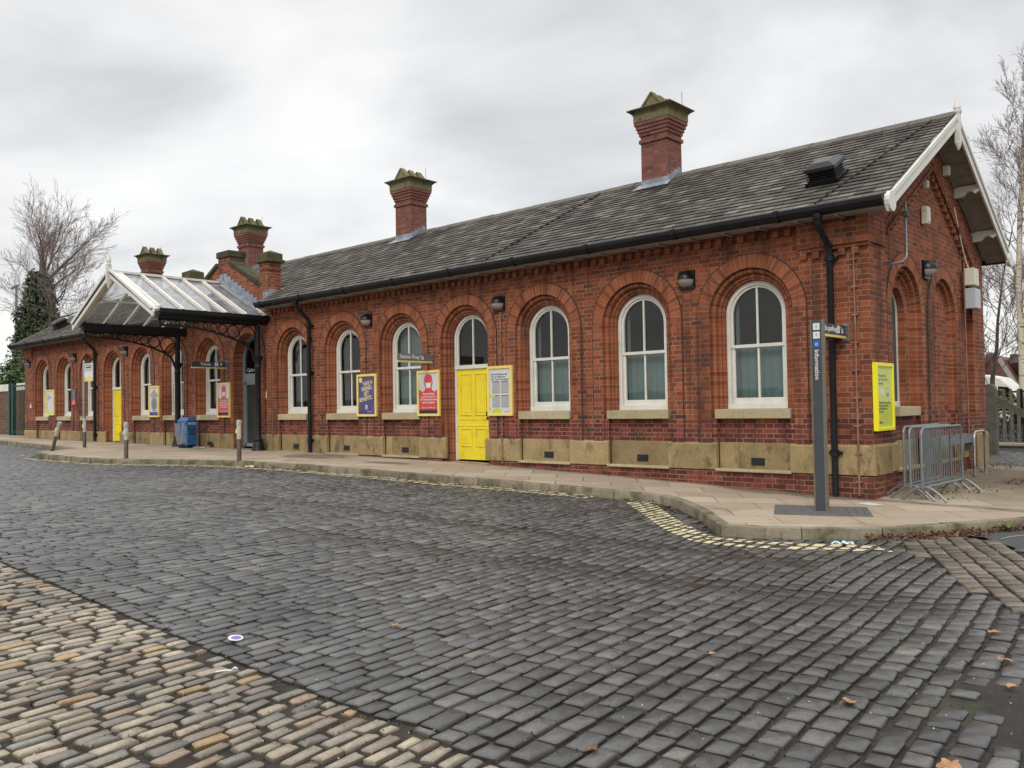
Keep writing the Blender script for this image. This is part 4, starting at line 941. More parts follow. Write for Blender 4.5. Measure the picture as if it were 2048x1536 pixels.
# ------------------------------------------------------------------ glass entrance canopy
CX0, CX1, CF_, CE, CZ = -20.95, -16.35, -3.10, 3.28, 4.42; CM = (CX0+CX1)/2
can = thing('glass_canopy', 'gabled glass entrance canopy with white glazing bars on black iron columns and ringed brackets', 'canopy')
for s_, cx in ((1, CX1), (-1, CX0)):
    g0 = gz(cx)+PAVE; mb = MB(); cy = -.27
    mb.lathe([(.19, 0), (.19, .03), (.17, .05), (.165, .10), (.13, .22), (.115, .25), (.13, .27), (.13, .30), (.10, .32), (.088, .36), (.080, 2.25), (.095, 2.27), (.095, 2.31), (.08, 2.33), (.085, 2.40), (.125, 2.50), (.15, 2.53), (.15, 2.57), (.08, 2.60), (.075, 3.30), (.09, 3.42)], (cx, cy, g0), 12)
    mb.build('column', M['black'], can, smooth=45)
    mb = MB(); mb.prism([(cx-.10, 3.02), (cx+.10, 3.02), (cx+.10, 3.08), (cx+.14*max(s_, 0)+.10, 3.16), (cx+.14*max(s_, 0)+.10, 3.26), (cx-.14*max(-s_, 0)-.10, 3.26), (cx-.14*max(-s_, 0)-.10, 3.16), (cx-.10, 3.08)], 'y', CF_, -.03)
    mb.build('gutter_beam', M['black'], can)
    mb = MB()                                       # bracket with diminishing rings
    rib = [(-.36, 1.95+.12), (-.42, 2.28), (-.58, 2.43), (-.85, 2.55), (-1.2, 2.66), (-1.65, 2.77), (-2.2, 2.84), (-2.7, 2.86), (-3.02, 2.86)]
    for a, b in zip(rib[:-1], rib[1:]): mb.bar((cx, a[0], a[1]), (cx, b[0]-.01, b[1]), .05, .045, (1, 0, 0))
    mb.box(cx-.025, -3.05, 2.98, cx+.025, -.3, 3.02); mb.box(cx-.025, -3.05, 2.84, cx+.025, -3.01, 3.02)
    for (yy, zz_, r_) in ((-.585, 2.73, .228), (-1.0, 2.80, .165), (-1.31, 2.85, .118), (-1.56, 2.88, .092), (-1.80, 2.90, .07), (-2.05, 2.91, .06), (-2.29, 2.92, .055), (-2.55, 2.925, .055), (-2.78, 2.925, .055)):
        n = 20; pts = [(cx, yy+r_*math.cos(2*math.pi*k/n), zz_+r_*math.sin(2*math.pi*k/n)) for k in range(n+1)]; mb.tube(pts, .019 if r_ > .1 else .015, 6, False)
    mb.build('bracket', M['black'], can)
rs = (CZ-CE)/(CX1-CM); nb = 6
for s_ in (1, -1):
    gl = MB(); ex = CM+s_*(CX1-CM+.06); ze = CE-.06*rs
    gl.quad((CM, CF_, CZ), (ex, CF_, ze), (ex, -.06, ze), (CM, -.06, CZ)); gl.build('glazing', M['canglass'], can, fix=False)
    for k in range(nb):
        yy = CF_+.06+(-.08-CF_-.06)*k/(nb-1); mb = MB(); mb.bar((CM+s_*.02, yy, CZ), (ex+s_*.05, yy, ze), .045, .075, (0, 1, 0)); mb.bar((CM+s_*.02, yy, CZ+.04), (ex+s_*.07, yy, ze+.035), .07, .018, (0, 0, 1)); mb.build('glazing_bar', M['white'], can)
    for t in (.5,):
        mb = MB(); x_ = CM+s_*(CX1-CM)*t; mb.box(x_-.02, CF_, CZ-(CZ-CE)*t-.08, x_+.02, -.06, CZ-(CZ-CE)*t-.03); mb.build('purlin', M['white'], can)
    mb = MB(); y0 = -3.30
    for (t0, yb, dz, th, dp) in ((0, y0, 0, .045, .20), (0, y0-.035, .055, .03, .07)):
        P_ = lambda x_: CZ+.06-rs*abs(x_-CM)+dz
        xe = CM+s_*2.52; q = [(CM, P_(CM)), (xe, P_(xe)), (xe+s_*.02, P_(xe)-dp*.4), (xe-s_*.02, P_(xe)-dp*.95), (xe-s_*.10, P_(xe)-dp*.75), (CM, P_(CM)-dp)]; mb.prism(q, 'y', yb, yb+th)
    mb.build('bargeboard', M['white'], can, bev=.004)
    mb = MB(); mb.quad((CM, y0+.03, CZ+.045), (CM+s_*2.48, y0+.03, CZ+.045-rs*2.48), (CM+s_*2.48, CF_+.10, CZ+.045-rs*2.48), (CM, CF_+.10, CZ+.045)); mb.bar((CM, -3.2, CZ+.0), (CM+s_*2.45, -3.2, CZ+.0-rs*2.45), .20, .05, (0, 0, 1)); mb.build('verge_board', M['white'], can, fix=False)
mb = MB(); mb.bar((CM, -3.2, CZ+.03), (CM, -.03, CZ+.03), .16, .06); mb.build('ridge_capping', M['white'], can)
mb = MB(); mb.box(CM-.04, -3.38, CZ-.30, CM+.04, -3.24, CZ+.16); mb.lathe([(.05, 0), (.07, .03), (.07, .06), (.045, .08), (.065, .13), (.06, .17), (.03, .30), (.004, .40)], (CM, -3.31, CZ+.16), 10); mb.lathe([(.005, -.16), (.04, -.10), (.06, 0)], (CM, -3.31, CZ-.30), 8); mb.build('finial', M['white'], can, smooth=40)
mb = MB(); mb.box(CX0, CF_, 3.02, CX0+.04, CF_+.05, 3.2); mb.lathe([(.05, -.05), (.10, -.03), (.10, .03), (.04, .05)], (CX1+.05, -3.1, 3.30), 10); mb.build('gutter_end', M['white'], can)
# ------------------------------------------------------------------ wall lamps
def wall_lamp():
    t = thing('wall_lamp', 'x', 'wall lamp', group='bulkhead lamps on the station walls'); mb = MB(); n = 10
    mb.box(-.15, -.045, -.16, .15, .0, .16)
    def dome(z0, z1, sgn):
        v = []; f = []; m_ = 6
        for i in range(m_+1):
            a = math.pi/2*i/m_; rr = math.cos(a)
            for k in range(n+1):
                b = math.pi*k/n; v.append((.155*math.cos(b)*(.35+.65*rr), -.02-.20*math.sin(b)*rr, z0+(z1-z0)*math.sin(a)))
        for i in range(m_):
            for k in range(n): q = i*(n+1)+k; f.append([q, q+1, q+n+2, q+n+1])
        f.append(list(range(n+1)))
        return v, f
    mb.add(*dome(0, .16, 1)); mb.build('hood', M['dark'], t, smooth=50)
    d = MB(); v, f = dome(0, -.13, 1); d.add([(x*.93, y*.93, z) for x, y, z in v], f); d.build('diffuser', M['diff'], t, smooth=50); return t
L0 = wall_lamp(); first = True
for x, lb in ((-3.06, 'black wall lamp between the two arched windows nearest the station corner'), (-7.50, 'black wall lamp between the large yellow door and the window right of it'), (-11.85, 'black wall lamp above the purple poster'), (-25.2, 'black wall lamp just right of the distant yellow door'), (-29.65, 'black wall lamp above the narrow dark noticeboard'), (-34.45, 'leftmost wall lamp at the far left corner of the station')):
    if first: L0.location = (x, -.002, 2.80); L0['label'] = lb; first = False
    else: copy_tree(L0, None, (x, -.002, 2.80), 0, lb)
copy_tree(L0, None, (.002-DP, 2.90, 2.93), R(90), 'black wall lamp on the gable end between the two arches')
# ------------------------------------------------------------------ notice boards
def board(name, label, cat, w_, h_, fmat, pmat, loc, rz=0, grp='yellow framed poster cases on the wall'):
    t = thing(name, label, cat, loc, rz, grp); mb = MB(); f_ = .055; d = -.07
    mb.box(-w_/2, d, -h_/2, -w_/2+f_, 0, h_/2); mb.box(w_/2-f_, d, -h_/2, w_/2, 0, h_/2); mb.box(-w_/2+f_, d, -h_/2, w_/2-f_, 0, -h_/2+f_); mb.box(-w_/2+f_, d, h_/2-f_, w_/2-f_, 0, h_/2)
    mb.build('frame', M[fmat], t, bev=.006)
    p = MB(); iw, ih = w_/2-f_, h_/2-f_; p.box(-iw, -.045, -ih, iw, -.01, ih); pp = p.build('poster', M[pmat], t)
    g_ = MB(); g_.quad((-iw, -.055, -ih), (iw, -.055, -ih), (iw, -.055, ih), (-iw, -.055, ih)); g_.build('pane', M['pglass'], t, fix=False)
    return t, pp, iw, ih
M['pglass'] = glass_mat('poster_glazing', (.97, .97, .97), .6)
def flat(pp, pts, mat, y=-.0465, name='print'):
    mb = MB(); mb.add([(x, y, z) for x, z in pts], [list(range(len(pts)))]); return mb.build(name, M[mat], pp, fix=False)
def rectp(pp, x0, z0, x1, z1, mat, y=-.0465, name='print'): return flat(pp, [(x0, z0), (x1, z0), (x1, z1), (x0, z1)], mat, y, name)
def ellipse(cx, cz, rx, rz, n=20, a0=0, a1=360): return [(cx+rx*math.cos(R(a0+(a1-a0)*i/n)), cz+rz*math.sin(R(a0+(a1-a0)*i/n))) for i in range(n+(a1-a0 < 360))]
PZ = .99
def mask_poster(x, label, group=True):
    t, pp, iw, ih = board('poster_case', label, 'poster', .73, 1.02, 'yframe', 'paper', (x, 0, PZ))
    sil = [(-iw, -ih), (iw, -ih), (iw, .10), (.20, .13), (.13, .17), (.10, .22), (.125, .27), (.135, .30), (.150, .34), (.135, .37), (.13, .44), (.10, .50), (.04, .525), (0, .53), (-.04, .525), (-.10, .50), (-.13, .44), (-.135, .37), (-.150, .34), (-.135, .30), (-.125, .27), (-.10, .22), (-.13, .17), (-.20, .13), (-iw, .10)]
    flat(pp, [(a, min(b-.10 if b > .1 else b, ih-.03)) for a, b in sil], 'red'); rectp(pp, -iw, -ih, iw, -ih+.08, 'ink', -.048)
    flat(pp, [(-.085, .235), (.085, .235), (.08, .15), (.04, .12), (-.04, .12), (-.08, .15)], 'pwhite', -.048)
    for a, b in (((-.13, .265), (-.085, .235)), ((.13, .265), (.085, .235))): flat(pp, [(a[0], a[1]), (b[0], b[1]), (b[0], b[1]-.014), (a[0], a[1]-.014)], 'pwhite', -.048)
    text('Face coverings\nmust be worn on\nall Merseyrail trains\nand on stations', .068, M['pwhite'], pp, (0, -.048, -.03), FRONT, 'CENTER', bold=.001); text('Fines up to £6,400 apply', .046, M['pwhite'], pp, (0, -.048, -.335), FRONT, 'CENTER')
mask_poster(-9.68, 'red face covering poster in a yellow frame beside the big yellow door'); mask_poster(-18.58, 'red face covering poster in a yellow frame between the canopy columns')
t, pp, iw, ih = board('poster_case', 'purple take a friend poster in a pale yellow frame', 'poster', .74, 1.02, 'yframe', 'purple', (-11.88, 0, PZ))
for k, l in enumerate(('TAKE A', 'FRIEND.', 'GET', 'BENEFITS.')): text(l, .135, M['cream'], pp, (.03-.02*k, -.048, .25-.125*k), FRONT @ Matrix.Rotation(R(9), 3, 'Z'), 'CENTER', sx=.85, bold=.003)
flat(pp, ellipse(-iw+.08, ih-.08, .065, .065), 'cream'); flat(pp, ellipse(-.02, -.27, .045, .045), 'pwhite'); flat(pp, ellipse(-.02, -.27, .02, .02), 'signblue', -.048); rectp(pp, -.09, -.335, .05, -.325, 'pwhite')
text('Merseyrail', .04, M['pwhite'], pp, (.02, -.048, -.40), FRONT)
t, pp, iw, ih = board('notice_board', 'white paper notices in a pale yellow frame right of the big yellow door', 'notice board', .70, 1.03, 'yframe', 'paper', (-7.49, 0, PZ))
text('Planned Engineering\nService Alteration\nRail Travel Disruption', .055, M['ink'], pp, (-iw+.05, -.048, .33), FRONT)
for i in (0, 1):
    for j in (0, 1):
        x0, z1 = -.22+i*.25, .19-j*.29; rectp(pp, x0, z1-.24, x0+.21, z1, 'grey'); rectp(pp, x0, z1, x0+.21, z1+.012, 'ink', -.047)
        for q in range(9): rectp(pp, x0+.01, z1-.03-q*.023, x0+.20, z1-.024-q*.023, 'pwhite', -.048)
flat(pp, ellipse(-.10, -ih, .13, .10, 14, 0, 180), 'lime', -.048); flat(pp, [(-iw, -.05), (-.14, -.10), (-.16, -.14), (-iw, -.12)], 'lime', -.049); flat(pp, [(-iw, -.33), (-.24, -.36), (-iw, -.38)], 'lime', -.049); text('Merseyrail', .035, M['grey'], pp, (.10, -.048, -.44), FRONT)
t, pp, iw, ih = board('poster_case', 'grey crest poster in a yellow frame right of the distant yellow door', 'poster', .72, 1.03, 'yframe', 'paper', (-23.02, 0, 1.02))
flat(pp, ellipse(0, -.08, .22, .26), 'grey'); flat(pp, ellipse(0, -.08, .15, .18), 'signgrey', -.048); flat(pp, [(-.24, .14), (.24, .14), (.24, .24), (.10, .34), (-.10, .34), (-.24, .24)], 'grey', -.047); flat(pp, [(-.06, .34), (.06, .34), (0, .43)], 'red', -.047); rectp(pp, -iw, -ih, iw, -ih+.12, 'purple', -.047)
t, pp, iw, ih = board('notice_board', 'pale white notice in a yellow frame at the far left window', 'notice board', .80, 1.02, 'yframe', 'paper', (-32.02, 0, 1.12))
text('Travel\nInformation\nHere', .085, M['ink'], pp, (-iw+.06, -.048, .26), FRONT)
for z in (.02, -.12, -.24): flat(pp, [(-iw, z), (-.18, z-.05), (-iw+.02, z-.10)], 'lime', -.048)
flat(pp, ellipse(-.16, -ih, .16, .12, 12, 0, 180), 'lime', -.048); rectp(pp, .12, -.42, .28, -.39, 'grey')
t = thing('information_sign', 'narrow dark notice with a red foot between the two far left windows', 'sign', (-29.70, 0, 1.30)); mb = MB(); mb.box(-.17, -.03, -.31, .17, 0, .31); p_ = mb.build('panel', M['darkpost'], t)
for k in range(5): rectp(p_, -.13, .22-k*.085, .13-.03*(k % 2), .25-k*.085, 'grey', -.032)
rectp(p_, -.17, -.31, .17, -.13, 'red', -.033); rectp(p_, -.12, -.20, .10, -.185, 'pwhite', -.034); rectp(p_, -.12, -.25, .06, -.235, 'pwhite', -.034)
# yellow case on the gable end
t, pp, iw, ih = board('poster_case', 'bright yellow poster case with a crumpled lime poster on the gable end', 'poster', .74, 1.02, 'ybright', 'lime', (.012, .36, .72), R(90))
text('Merseytravel\nLive Travel Info\nUpdates', .062, M['signgrey'], pp, (-iw+.05, -.048, .30), FRONT); text('Download our app today\nto plan your journey\nand buy tickets on\nthe move', .048, M['signgrey'], pp, (-iw+.06, -.048, -.10), FRONT); text('Metro', .06, M['signgrey'], pp, (-iw+.06, -.048, -.40), FRONT)
for k in range(3): flat(pp, [(-.20+k*.06, .09), (-.17+k*.06, .13), (-.14+k*.06, .06), (-.17+k*.06, -.01)], 'pwhite', -.047)
rectp(pp, .09, .0, .19, .13, 'signgrey', -.047); rectp(pp, .11, .06, .17, .115, 'pwhite', -.048)
# small signs by the entrance and the left corner
t = thing('safety_sign', 'small green white and yellow safety sign right of the entrance doors', 'sign', (-16.42, 0, 1.12)); mb = MB(); mb.box(-.07, -.012, -.12, .07, 0, .12); p_ = mb.build('panel', M['pwhite'], t); rectp(p_, -.07, .06, .07, .12, 'green', -.014); rectp(p_, -.07, -.12, .07, -.01, 'ybright', -.014)
t = thing('wall_plate', 'tiny white plate on the far left corner pier', 'sign', (-34.3, 0, 1.02)); mb = MB(); mb.box(-.07, -.01, -.09, .07, 0, .09); p_ = mb.build('panel', M['pwhite'], t); rectp(p_, -.06, .03, .06, .07, 'ink', -.012)
# projecting signs
def blade(name, label, x, z, L, txt, extra, mat, h=.19, y0=-.06):
    t = thing(name, label, 'sign', (x, 0, z), 0, 'signs projecting from the wall'); mb = MB(); mb.box(-.02, y0-L, -h/2+.035, .02, y0, h/2); p_ = mb.build('panel', M[mat], t, bev=.003)
    y = MB(); y.box(-.022, y0-L, -h/2, .022, y0, -h/2+.033); y.build('yellow_strip', M['yframe'], t)
    b = MB(); b.box(-.05, -.012, -.13, .05, 0, .13); b.box(-.03, y0, -.05, .03, -.01, .07)
    for z_ in (-.10, .10): b.lathe([(.03, -.012), (.03, .012)], (0, -.03, z_), 8)
    b.build('bracket', M['galv'], t)
    text(txt, .115, M['pwhite'], p_, (.0225, y0-L+.05, -.012), SIDE, sx=.95, bold=.002); y2 = y0-.24
    for k, e in enumerate(extra):
        yy = y2+k*.14-.05
        if e == 'box':
            m_ = MB(); m_.quad((.0225, yy-.055, -.03), (.0225, yy+.055, -.03), (.0225, yy+.055, .08), (.0225, yy-.055, .08)); m_.build('symbol', M['pwhite'], p_, fix=False); text('i', .10, M['ink'], p_, (.0235, yy-.01, -.01), SIDE)
        else:
            m_ = MB(); q = [(-.05, .0), (.0, .0), (-.02, .035), (.0, .045), (.05, -.005+.01), (.0, -.035), (-.02, -.025), (.0, -.01), (-.05, -.01)] if e == 'right' else [(-.05, .05), (.02, -.02), (.02, .02), (.04, .02), (.04, -.05), (-.03, -.05), (-.03, -.03), (.005, -.03), (-.06, .035)]
            m_.add([(.0225, yy+a, .025+b_) for a, b_ in q], [list(range(len(q)))]); m_.build('symbol', M['pwhite'], p_, fix=False)
blade('station_shop_sign', 'grey Station Shop sign projecting beside the red face covering poster', -9.55, 1.755, .98, 'Station Shop', ('arrow',), 'signgrey')
blade('tickets_sign', 'dark Tickets sign with an arrow under the canopy', -18.45, 2.0, 1.05, '       Tickets', ('box', 'right'), 'darkpost')
blade('cycle_parking_sign', 'dark Cycle parking sign with a yellow strip behind the grey totem', -.36, 1.70, 1.0, 'Cycle parking', ('box', 'arrow'), 'darkpost')
# totem
g0 = gz(-.07)+PAVE+.01; t = thing('information_totem', 'tall dark grey information totem standing on the small grey paving blocks', 'totem', (-.045, -1.83, g0)); H = 2.53
mb = MB(); mb.box(-.062, -.034, .01, .062, .034, H); p_ = mb.build('panel', M['darkpost'], t, bev=.003)
for s_ in (-1, 1): mb = MB(); mb.box(*sorted((s_*.063, s_*.086))[:1], -.040, 0, sorted((s_*.063, s_*.086))[1], .040, H+.005); mb.build('side_rail', M['bronze'], t, bev=.004)
mb = MB(); mb.box(-.13, -.08, -.015, .13, .08, .006); mb.build('base_plate', M['galv'], t)
for k, (mt, ch, cm) in enumerate((('pwhite', 'i', 'ink'), ('pwhite', '+', 'grey'), ('signblue', 'o', 'pwhite'))):
    z = H-.13-k*.115; rectp(p_, -.045, z, .045, z+.09, mt, -.0355, 'symbol'); text(ch, .085, M[cm], p_, (0, -.037, z+.02), FRONT, 'CENTER')
text('Information', .085, M['pwhite'], p_, (-.028, -.0355, H-.39), Euler((R(90), R(90), 0)).to_matrix(), bold=.001)
# ------------------------------------------------------------------ street furniture
def bollard(name, label, x, y, h, tilt=(0, 0)):
    t = thing(name, label, 'bollard', (x, y, gz(x)+PAVE-.01), 0, 'battered steel bollards along the kerb'); t.rotation_euler = (tilt[0], tilt[1], 0); r = .049
    mb = MB(); mb.lathe([(r, -.02), (r, h-.02), (r*.8, h)], n=14); mb.build('post', M['bol'], t, smooth=40)
    b = MB(); b.lathe([(r+.003, h-.43), (r+.003, h-.02), (r*.82, h+.003)], n=14); b.lathe([(r+.012, h-.11), (r+.012, h-.02)], n=10); b.build('sleeve', M['peel'], t, smooth=40)
    b = MB(); b.box(-r*.9, -r-.012, h-.30, r*.5, -r*.3, h-.20); b.build('reflector', M['yframe'], t); return t
M['peel'] = simple('peeling_white_paint', (.42, .41, .37), .5, var=.1, scale=14, dirt=((.12, .11, .10), 11, .6))
bollard('bollard', 'steel bollard with a yellow band in front of the entrance doors', -12.92, -2.84, .93); bollard('bollard', 'steel bollard in front of the window left of the blue bin', -16.05, -4.0, .88)
bollard('bollard', 'steel bollard leaning to the right on the pavement tip', -21.7, -3.65, .93, (R(-4), R(26))); bollard('bollard', 'steel bollard close beside the bus stop pole', -23.12, -2.2, .92)
mb = MB(); mb.lathe([(.06, 0), (.06, .10), (.045, .13)], n=10); o = mb.build('bollard_stump', M['peel'], loc=(-23.3, -3.05, gz(-23)+PAVE)); tag(o, 'short broken white stump behind the leaning bollard', 'stump')
t = thing('bus_stop', 'slim grey bus stop pole with a white and yellow flag', 'bus stop', (-23.67, -2.0, gz(-23.6)+PAVE)); mb = MB(); mb.lathe([(.045, 0), (.045, 2.70), (.02, 2.74)], n=10); mb.build('pole', M['galv'], t, smooth=40)
mb = MB(); mb.box(.06, -.012, 2.06, .68, .012, 2.62); fl = mb.build('flag', M['pwhite'], t)
def rl(x0, z0, x1, z1, mat, y=-.0135, par=fl): return rectp(par, x0, z0, x1, z1, mat, y)
rl(.06, 2.06, .68, 2.20, 'yframe'); rl(.06, 2.375, .68, 2.385, 'ink'); rl(.10, 2.42, .64, 2.59, 'ink'); rl(.115, 2.435, .625, 2.575, 'pwhite', -.0145); rl(.17, 2.47, .57, 2.53, 'ink', -.0155); rl(.20, 2.51, .54, 2.56, 'ink', -.0155); rl(.22, 2.515, .50, 2.54, 'pwhite', -.0165)
mb = MB(); mb.box(.03, -.02, 2.10, .08, .02, 2.14); mb.box(.03, -.02, 2.54, .08, .02, 2.58); mb.build('clamp', M['galv'], t)
# newspaper bin with a bin bag
t = thing('newspaper_bin', 'blue metro newspaper bin with a grey bag hanging from its front', 'bin', (-19.80, -.55, gz(-20)+PAVE), R(14)); t.scale = (.82, .82, .86); mb = MB(); mb.box(-.25, -.22, .10, .25, .22, .93)
mb.build('body', M['bluebin'], t, bev=.012)
lid = MB(); lid.add([(-.27, -.24, .93), (.27, -.24, .93), (.27, .24, .93), (-.27, .24, .93), (-.20, -.10, 1.06), (.20, -.10, 1.06), (.20, .14, 1.06), (-.20, .14, 1.06)], [[3, 2, 1, 0], [4, 5, 6, 7], [0, 1, 5, 4], [1, 2, 6, 5], [2, 3, 7, 6], [3, 0, 4, 7]]); lid.build('lid', M['bluebin'], t, bev=.01)
ft = MB(); ft.box(-.22, -.19, -.01, .22, .19, .10); ft.build('base', M['dark'], t)
bd_ = [c for c in sc.collection.objects if c.parent == t and c.name.startswith('body')][0]
tx = lambda s, sz, z, m_: text(s, sz, M[m_], bd_, (.252, 0, z), SIDE, 'CENTER', bold=.002)
tx('METRO', .11, .80, 'pwhite'); tx('RECYCLE', .085, .60, 'ink'); tx('YOUR', .06, .53, 'ink'); tx('NEWSPAPER', .065, .46, 'ink'); tx('o', .10, .26, 'ink')
bg_ = MB(); rnd = random.Random(9); n, m_ = 16, 10; v = []; f = []
for i in range(m_+1):
    z = .88-.75*i/m_
    for k in range(n+1):
        u = k/n; x = -.40+.60*u+(.05*i/m_ if u < .4 else 0); y = -.235-.05*math.sin(u*9+i*.25)-.04*math.sin(math.pi*u)*(i/m_)-rnd.uniform(0, .018); x += .14*(i/m_)**.7*(1-u); v.append((x, y, z-.03*math.sin(u*5)))
for i in range(m_):
    for k in range(n): a = i*(n+1)+k; f.append([a, a+1, a+n+2, a+n+1])
bg_.add(v, f); bg_.build('bin_bag', M['bag'], t, smooth=60, fix=False)
# ------------------------------------------------------------------ things on and by the gable end
def barrier(name, label, x, y0, rz=0, ln=2.1):
    g0 = gz(x, y0)+PAVE; t = thing(name, label, 'barrier', (x, y0, g0), rz, 'crowd barriers stacked against the gable'); h0, h1, r = .20, 1.06, .019
    mb = MB(); c = .10; pts = [(0, 0, h0-.02), (0, 0, h1-c)]+[(0, c-c*math.cos(a), h1-c+c*math.sin(a)) for a in (R(22), R(45), R(68), R(90))]+[(0, ln-c+c*math.sin(a), h1-c+c*math.cos(a)) for a in (0, R(22), R(45), R(68), R(90))]+[(0, ln, h0-.02)]
    mb.tube(pts, r, 8); mb.tube([(0, 0, h0), (0, ln, h0)], r, 8); fr = mb.build('frame', M['galv'], t, smooth=50)
    b = MB(); n = 17
    for i in range(1, n): b.tube([(0, ln*i/n, h0), (0, ln*i/n, h1-.0)], .0065, 5)
    b.build('bars', M['galv'], t, smooth=50)
    for yy in (.06, ln-.06):
        f = MB(); f.tube([(-.30, yy, .015), (-.22, yy, .10), (-.10, yy, .19), (0, yy, .21), (.10, yy, .19), (.22, yy, .10), (.30, yy, .015)], .017, 7)
        f.tube([(.26, yy, .06), (.31, yy, .005)], .021, 7); f.tube([(-.26, yy, .06), (-.31, yy, .005)], .021, 7); f.build('foot', M['galv'], t, smooth=50)
barrier('crowd_barrier', 'galvanised crowd barrier closest to the gable wall', .30, .40, 0, 1.8); barrier('crowd_barrier', 'galvanised crowd barrier in the middle of the three', .44, .22, R(-2), 1.8); barrier('crowd_barrier', 'outermost galvanised crowd barrier, furthest from the gable wall', .62, .16, R(-2), 1.8)
g0 = gz(.3, 4.6)+PAVE; t = thing('cycle_stand', 'steel hoop cycle stand beyond the crowd barriers', 'cycle stand', (.36, 4.0, g0)); mb = MB(); c = .12; ln = .75
mb.tube([(0, 0, -.02), (0, 0, .78-c)]+[(0, c-c*math.cos(R(a)), .78-c+c*math.sin(R(a))) for a in (22, 45, 68, 90)]+[(0, ln-c+c*math.sin(R(a)), .78-c+c*math.cos(R(a))) for a in (0, 22, 45, 68, 90)]+[(0, ln, -.02)], .026, 10); mb.build('hoop', M['steel'], t, smooth=50)
for yy in (0, ln): f = MB(); f.lathe([(.055, 0), (.055, .012)], (0, yy, 0), 10); f.build('foot', M['galv'], t)
mb = MB(); mb.prism([(2.1, .02), (4.62, .02), (4.68, -.05), (4.68, -.30), (4.55, -.30), (4.55, -.13), (2.1, -.13)], 'x', .06, .22); o = mb.build('cable_trunking', M['galv']); tag(o, 'grey steel trunking running low along the gable behind the barriers', 'trunking')
t = thing('electrical_cabinet', 'cream upper box of the pair near the right end of the gable', 'cabinet', (.005, 5.28, 3.02)); mb = MB(); mb.box(0, -.17, -.16, .17, .17, .17); mb.build('body', M['cab'], t, bev=.008); mb = MB(); mb.tube([(.06, -.1, .16), (.03, -.18, .32), (.02, -.55, .85), (.02, -.8, 1.25)], .012, 6); mb.build('cable', M['cab'], t)
t = thing('electrical_cabinet', 'light grey lower box of the pair near the right end of the gable', 'cabinet', (.005, 5.30, 2.63)); mb = MB(); mb.box(0, -.20, -.22, .17, .20, .17); mb.build('body', M['cabgrey'], t, bev=.006); mb = MB(); mb.box(.17, -.19, -.21, .182, .19, .16); mb.build('door', M['cabgrey'], t, bev=.004)
mb = MB(); mb.tube([(.05, -.12, -.22), (.06, -.06, -.34), (.06, .0, -.37), (.05, .06, -.22)], .016, 6); mb.build('cable', M['black'], t, smooth=50)
mb = MB(); mb.tube([(.03, 4.98, 3.3), (.03, 4.98, 2.0), (.03, 5.0, .45), (.03, 5.02, -.5)], .014, 6); o = mb.build('wall_cable', M['copper']); tag(o, 'thin brown cable running down the gable brickwork', 'cable')
def wbox(name, label, y, z, w_, h_, mat='cab', x=-.05): t = MB(); t.box(0, -w_/2, -h_/2, .10, w_/2, h_/2); t.box(.10, -w_/2+.02, -h_/2+.03, .115, w_/2-.02, h_/2-.02); o = t.build(name, M[mat], loc=(x, y, z), bev=.012); tag(o, label, 'alarm')
wbox('alarm_box', 'tall cream alarm box beside the aerial on the gable', 2.82, 3.86, .15, .30); wbox('alarm_sensor', 'tiny cream sensor high on the gable under the dentils', 2.80, 4.40, .09, .13, 'cab', -.04); wbox('alarm_sensor', 'small white box at the very top of the gable', 3.95, 4.85, .12, .18, 'white', .0)
t = thing('tv_aerial', 'thin metal television aerial on a bent pole on the gable', 'aerial', (-.06, .98, 2.78)); mb = MB(); mb.tube([(0, -.22, 0), (.18, -.20, .0), (.26, -.12, .02), (.30, -.02, .10), (.30, 0, .2), (.30, 0, .98)], .017, 8); mb.box(-.01, -.28, -.05, .03, -.16, .05); mb.build('mast', M['galv'], t, smooth=40)
mb = MB(); mb.tube([(.30, -.25, .78), (.30, .62, .96)], .012, 6)
for i in range(9): yy = -.2+i*.09; z = .79+yy*.2; mb.tube([(.16, yy, z), (.44, yy, z)], .005, 5)
for z in (.66, .72, .9): mb.tube([(.30, -.30, z), (.30, .30, z)], .006, 5)
mb.box(.26, -.06, .74, .34, .06, .82); mb.build('array', M['conc'], t); mb = MB(); mb.tube([(.28, -.1, .0), (.03, -.3, .02), (.01, -.32, .3), (.01, -.28, .62)], .009, 5); mb.build('cable', M['black'], t)
# ------------------------------------------------------------------ foliage helpers
def leafmass(name, mats, parent, blobs, n, size, rnd, up=.3, flat=1.0):
    V, F, T = [], [], []; tot = sum(b[3]*b[4]*b[5] for b in blobs)
    for b in blobs:
        k = int(n*b[3]*b[4]*b[5]/tot)
        for _ in range(k):
            while True:
                d = Vector((rnd.gauss(0, 1), rnd.gauss(0, 1), rnd.gauss(0, 1))).normalized(); r = rnd.uniform(.62, 1.06)
                break
            q = 1+.18*math.sin(d.x*5+b[0])*math.cos(d.z*6+b[1]); p = Vector((b[0]+d.x*b[3]*r*q, b[1]+d.y*b[4]*r*q, b[2]+d.z*b[5]*r*q)); s_ = size*rnd.uniform(.6, 1.4)
            nrm = (d+Vector((rnd.gauss(0, .6), rnd.gauss(0, .6), rnd.gauss(0, .6)+up))).normalized(); a = nrm.cross(Vector((rnd.gauss(0, 1), rnd.gauss(0, 1), rnd.gauss(0, 1)))).normalized(); c = nrm.cross(a)
            o = len(V); V += [p-a*s_, p-c*s_*.45+nrm*s_*.12, p+a*s_, p+c*s_*.45+nrm*s_*.12]; F.append((o, o+1, o+2, o+3)); t = (rnd.random(), rnd.random(), 0, 1); T += [t]*4
    o = attr_mesh(name, V, F, T, mats, None); o.parent = parent; return o
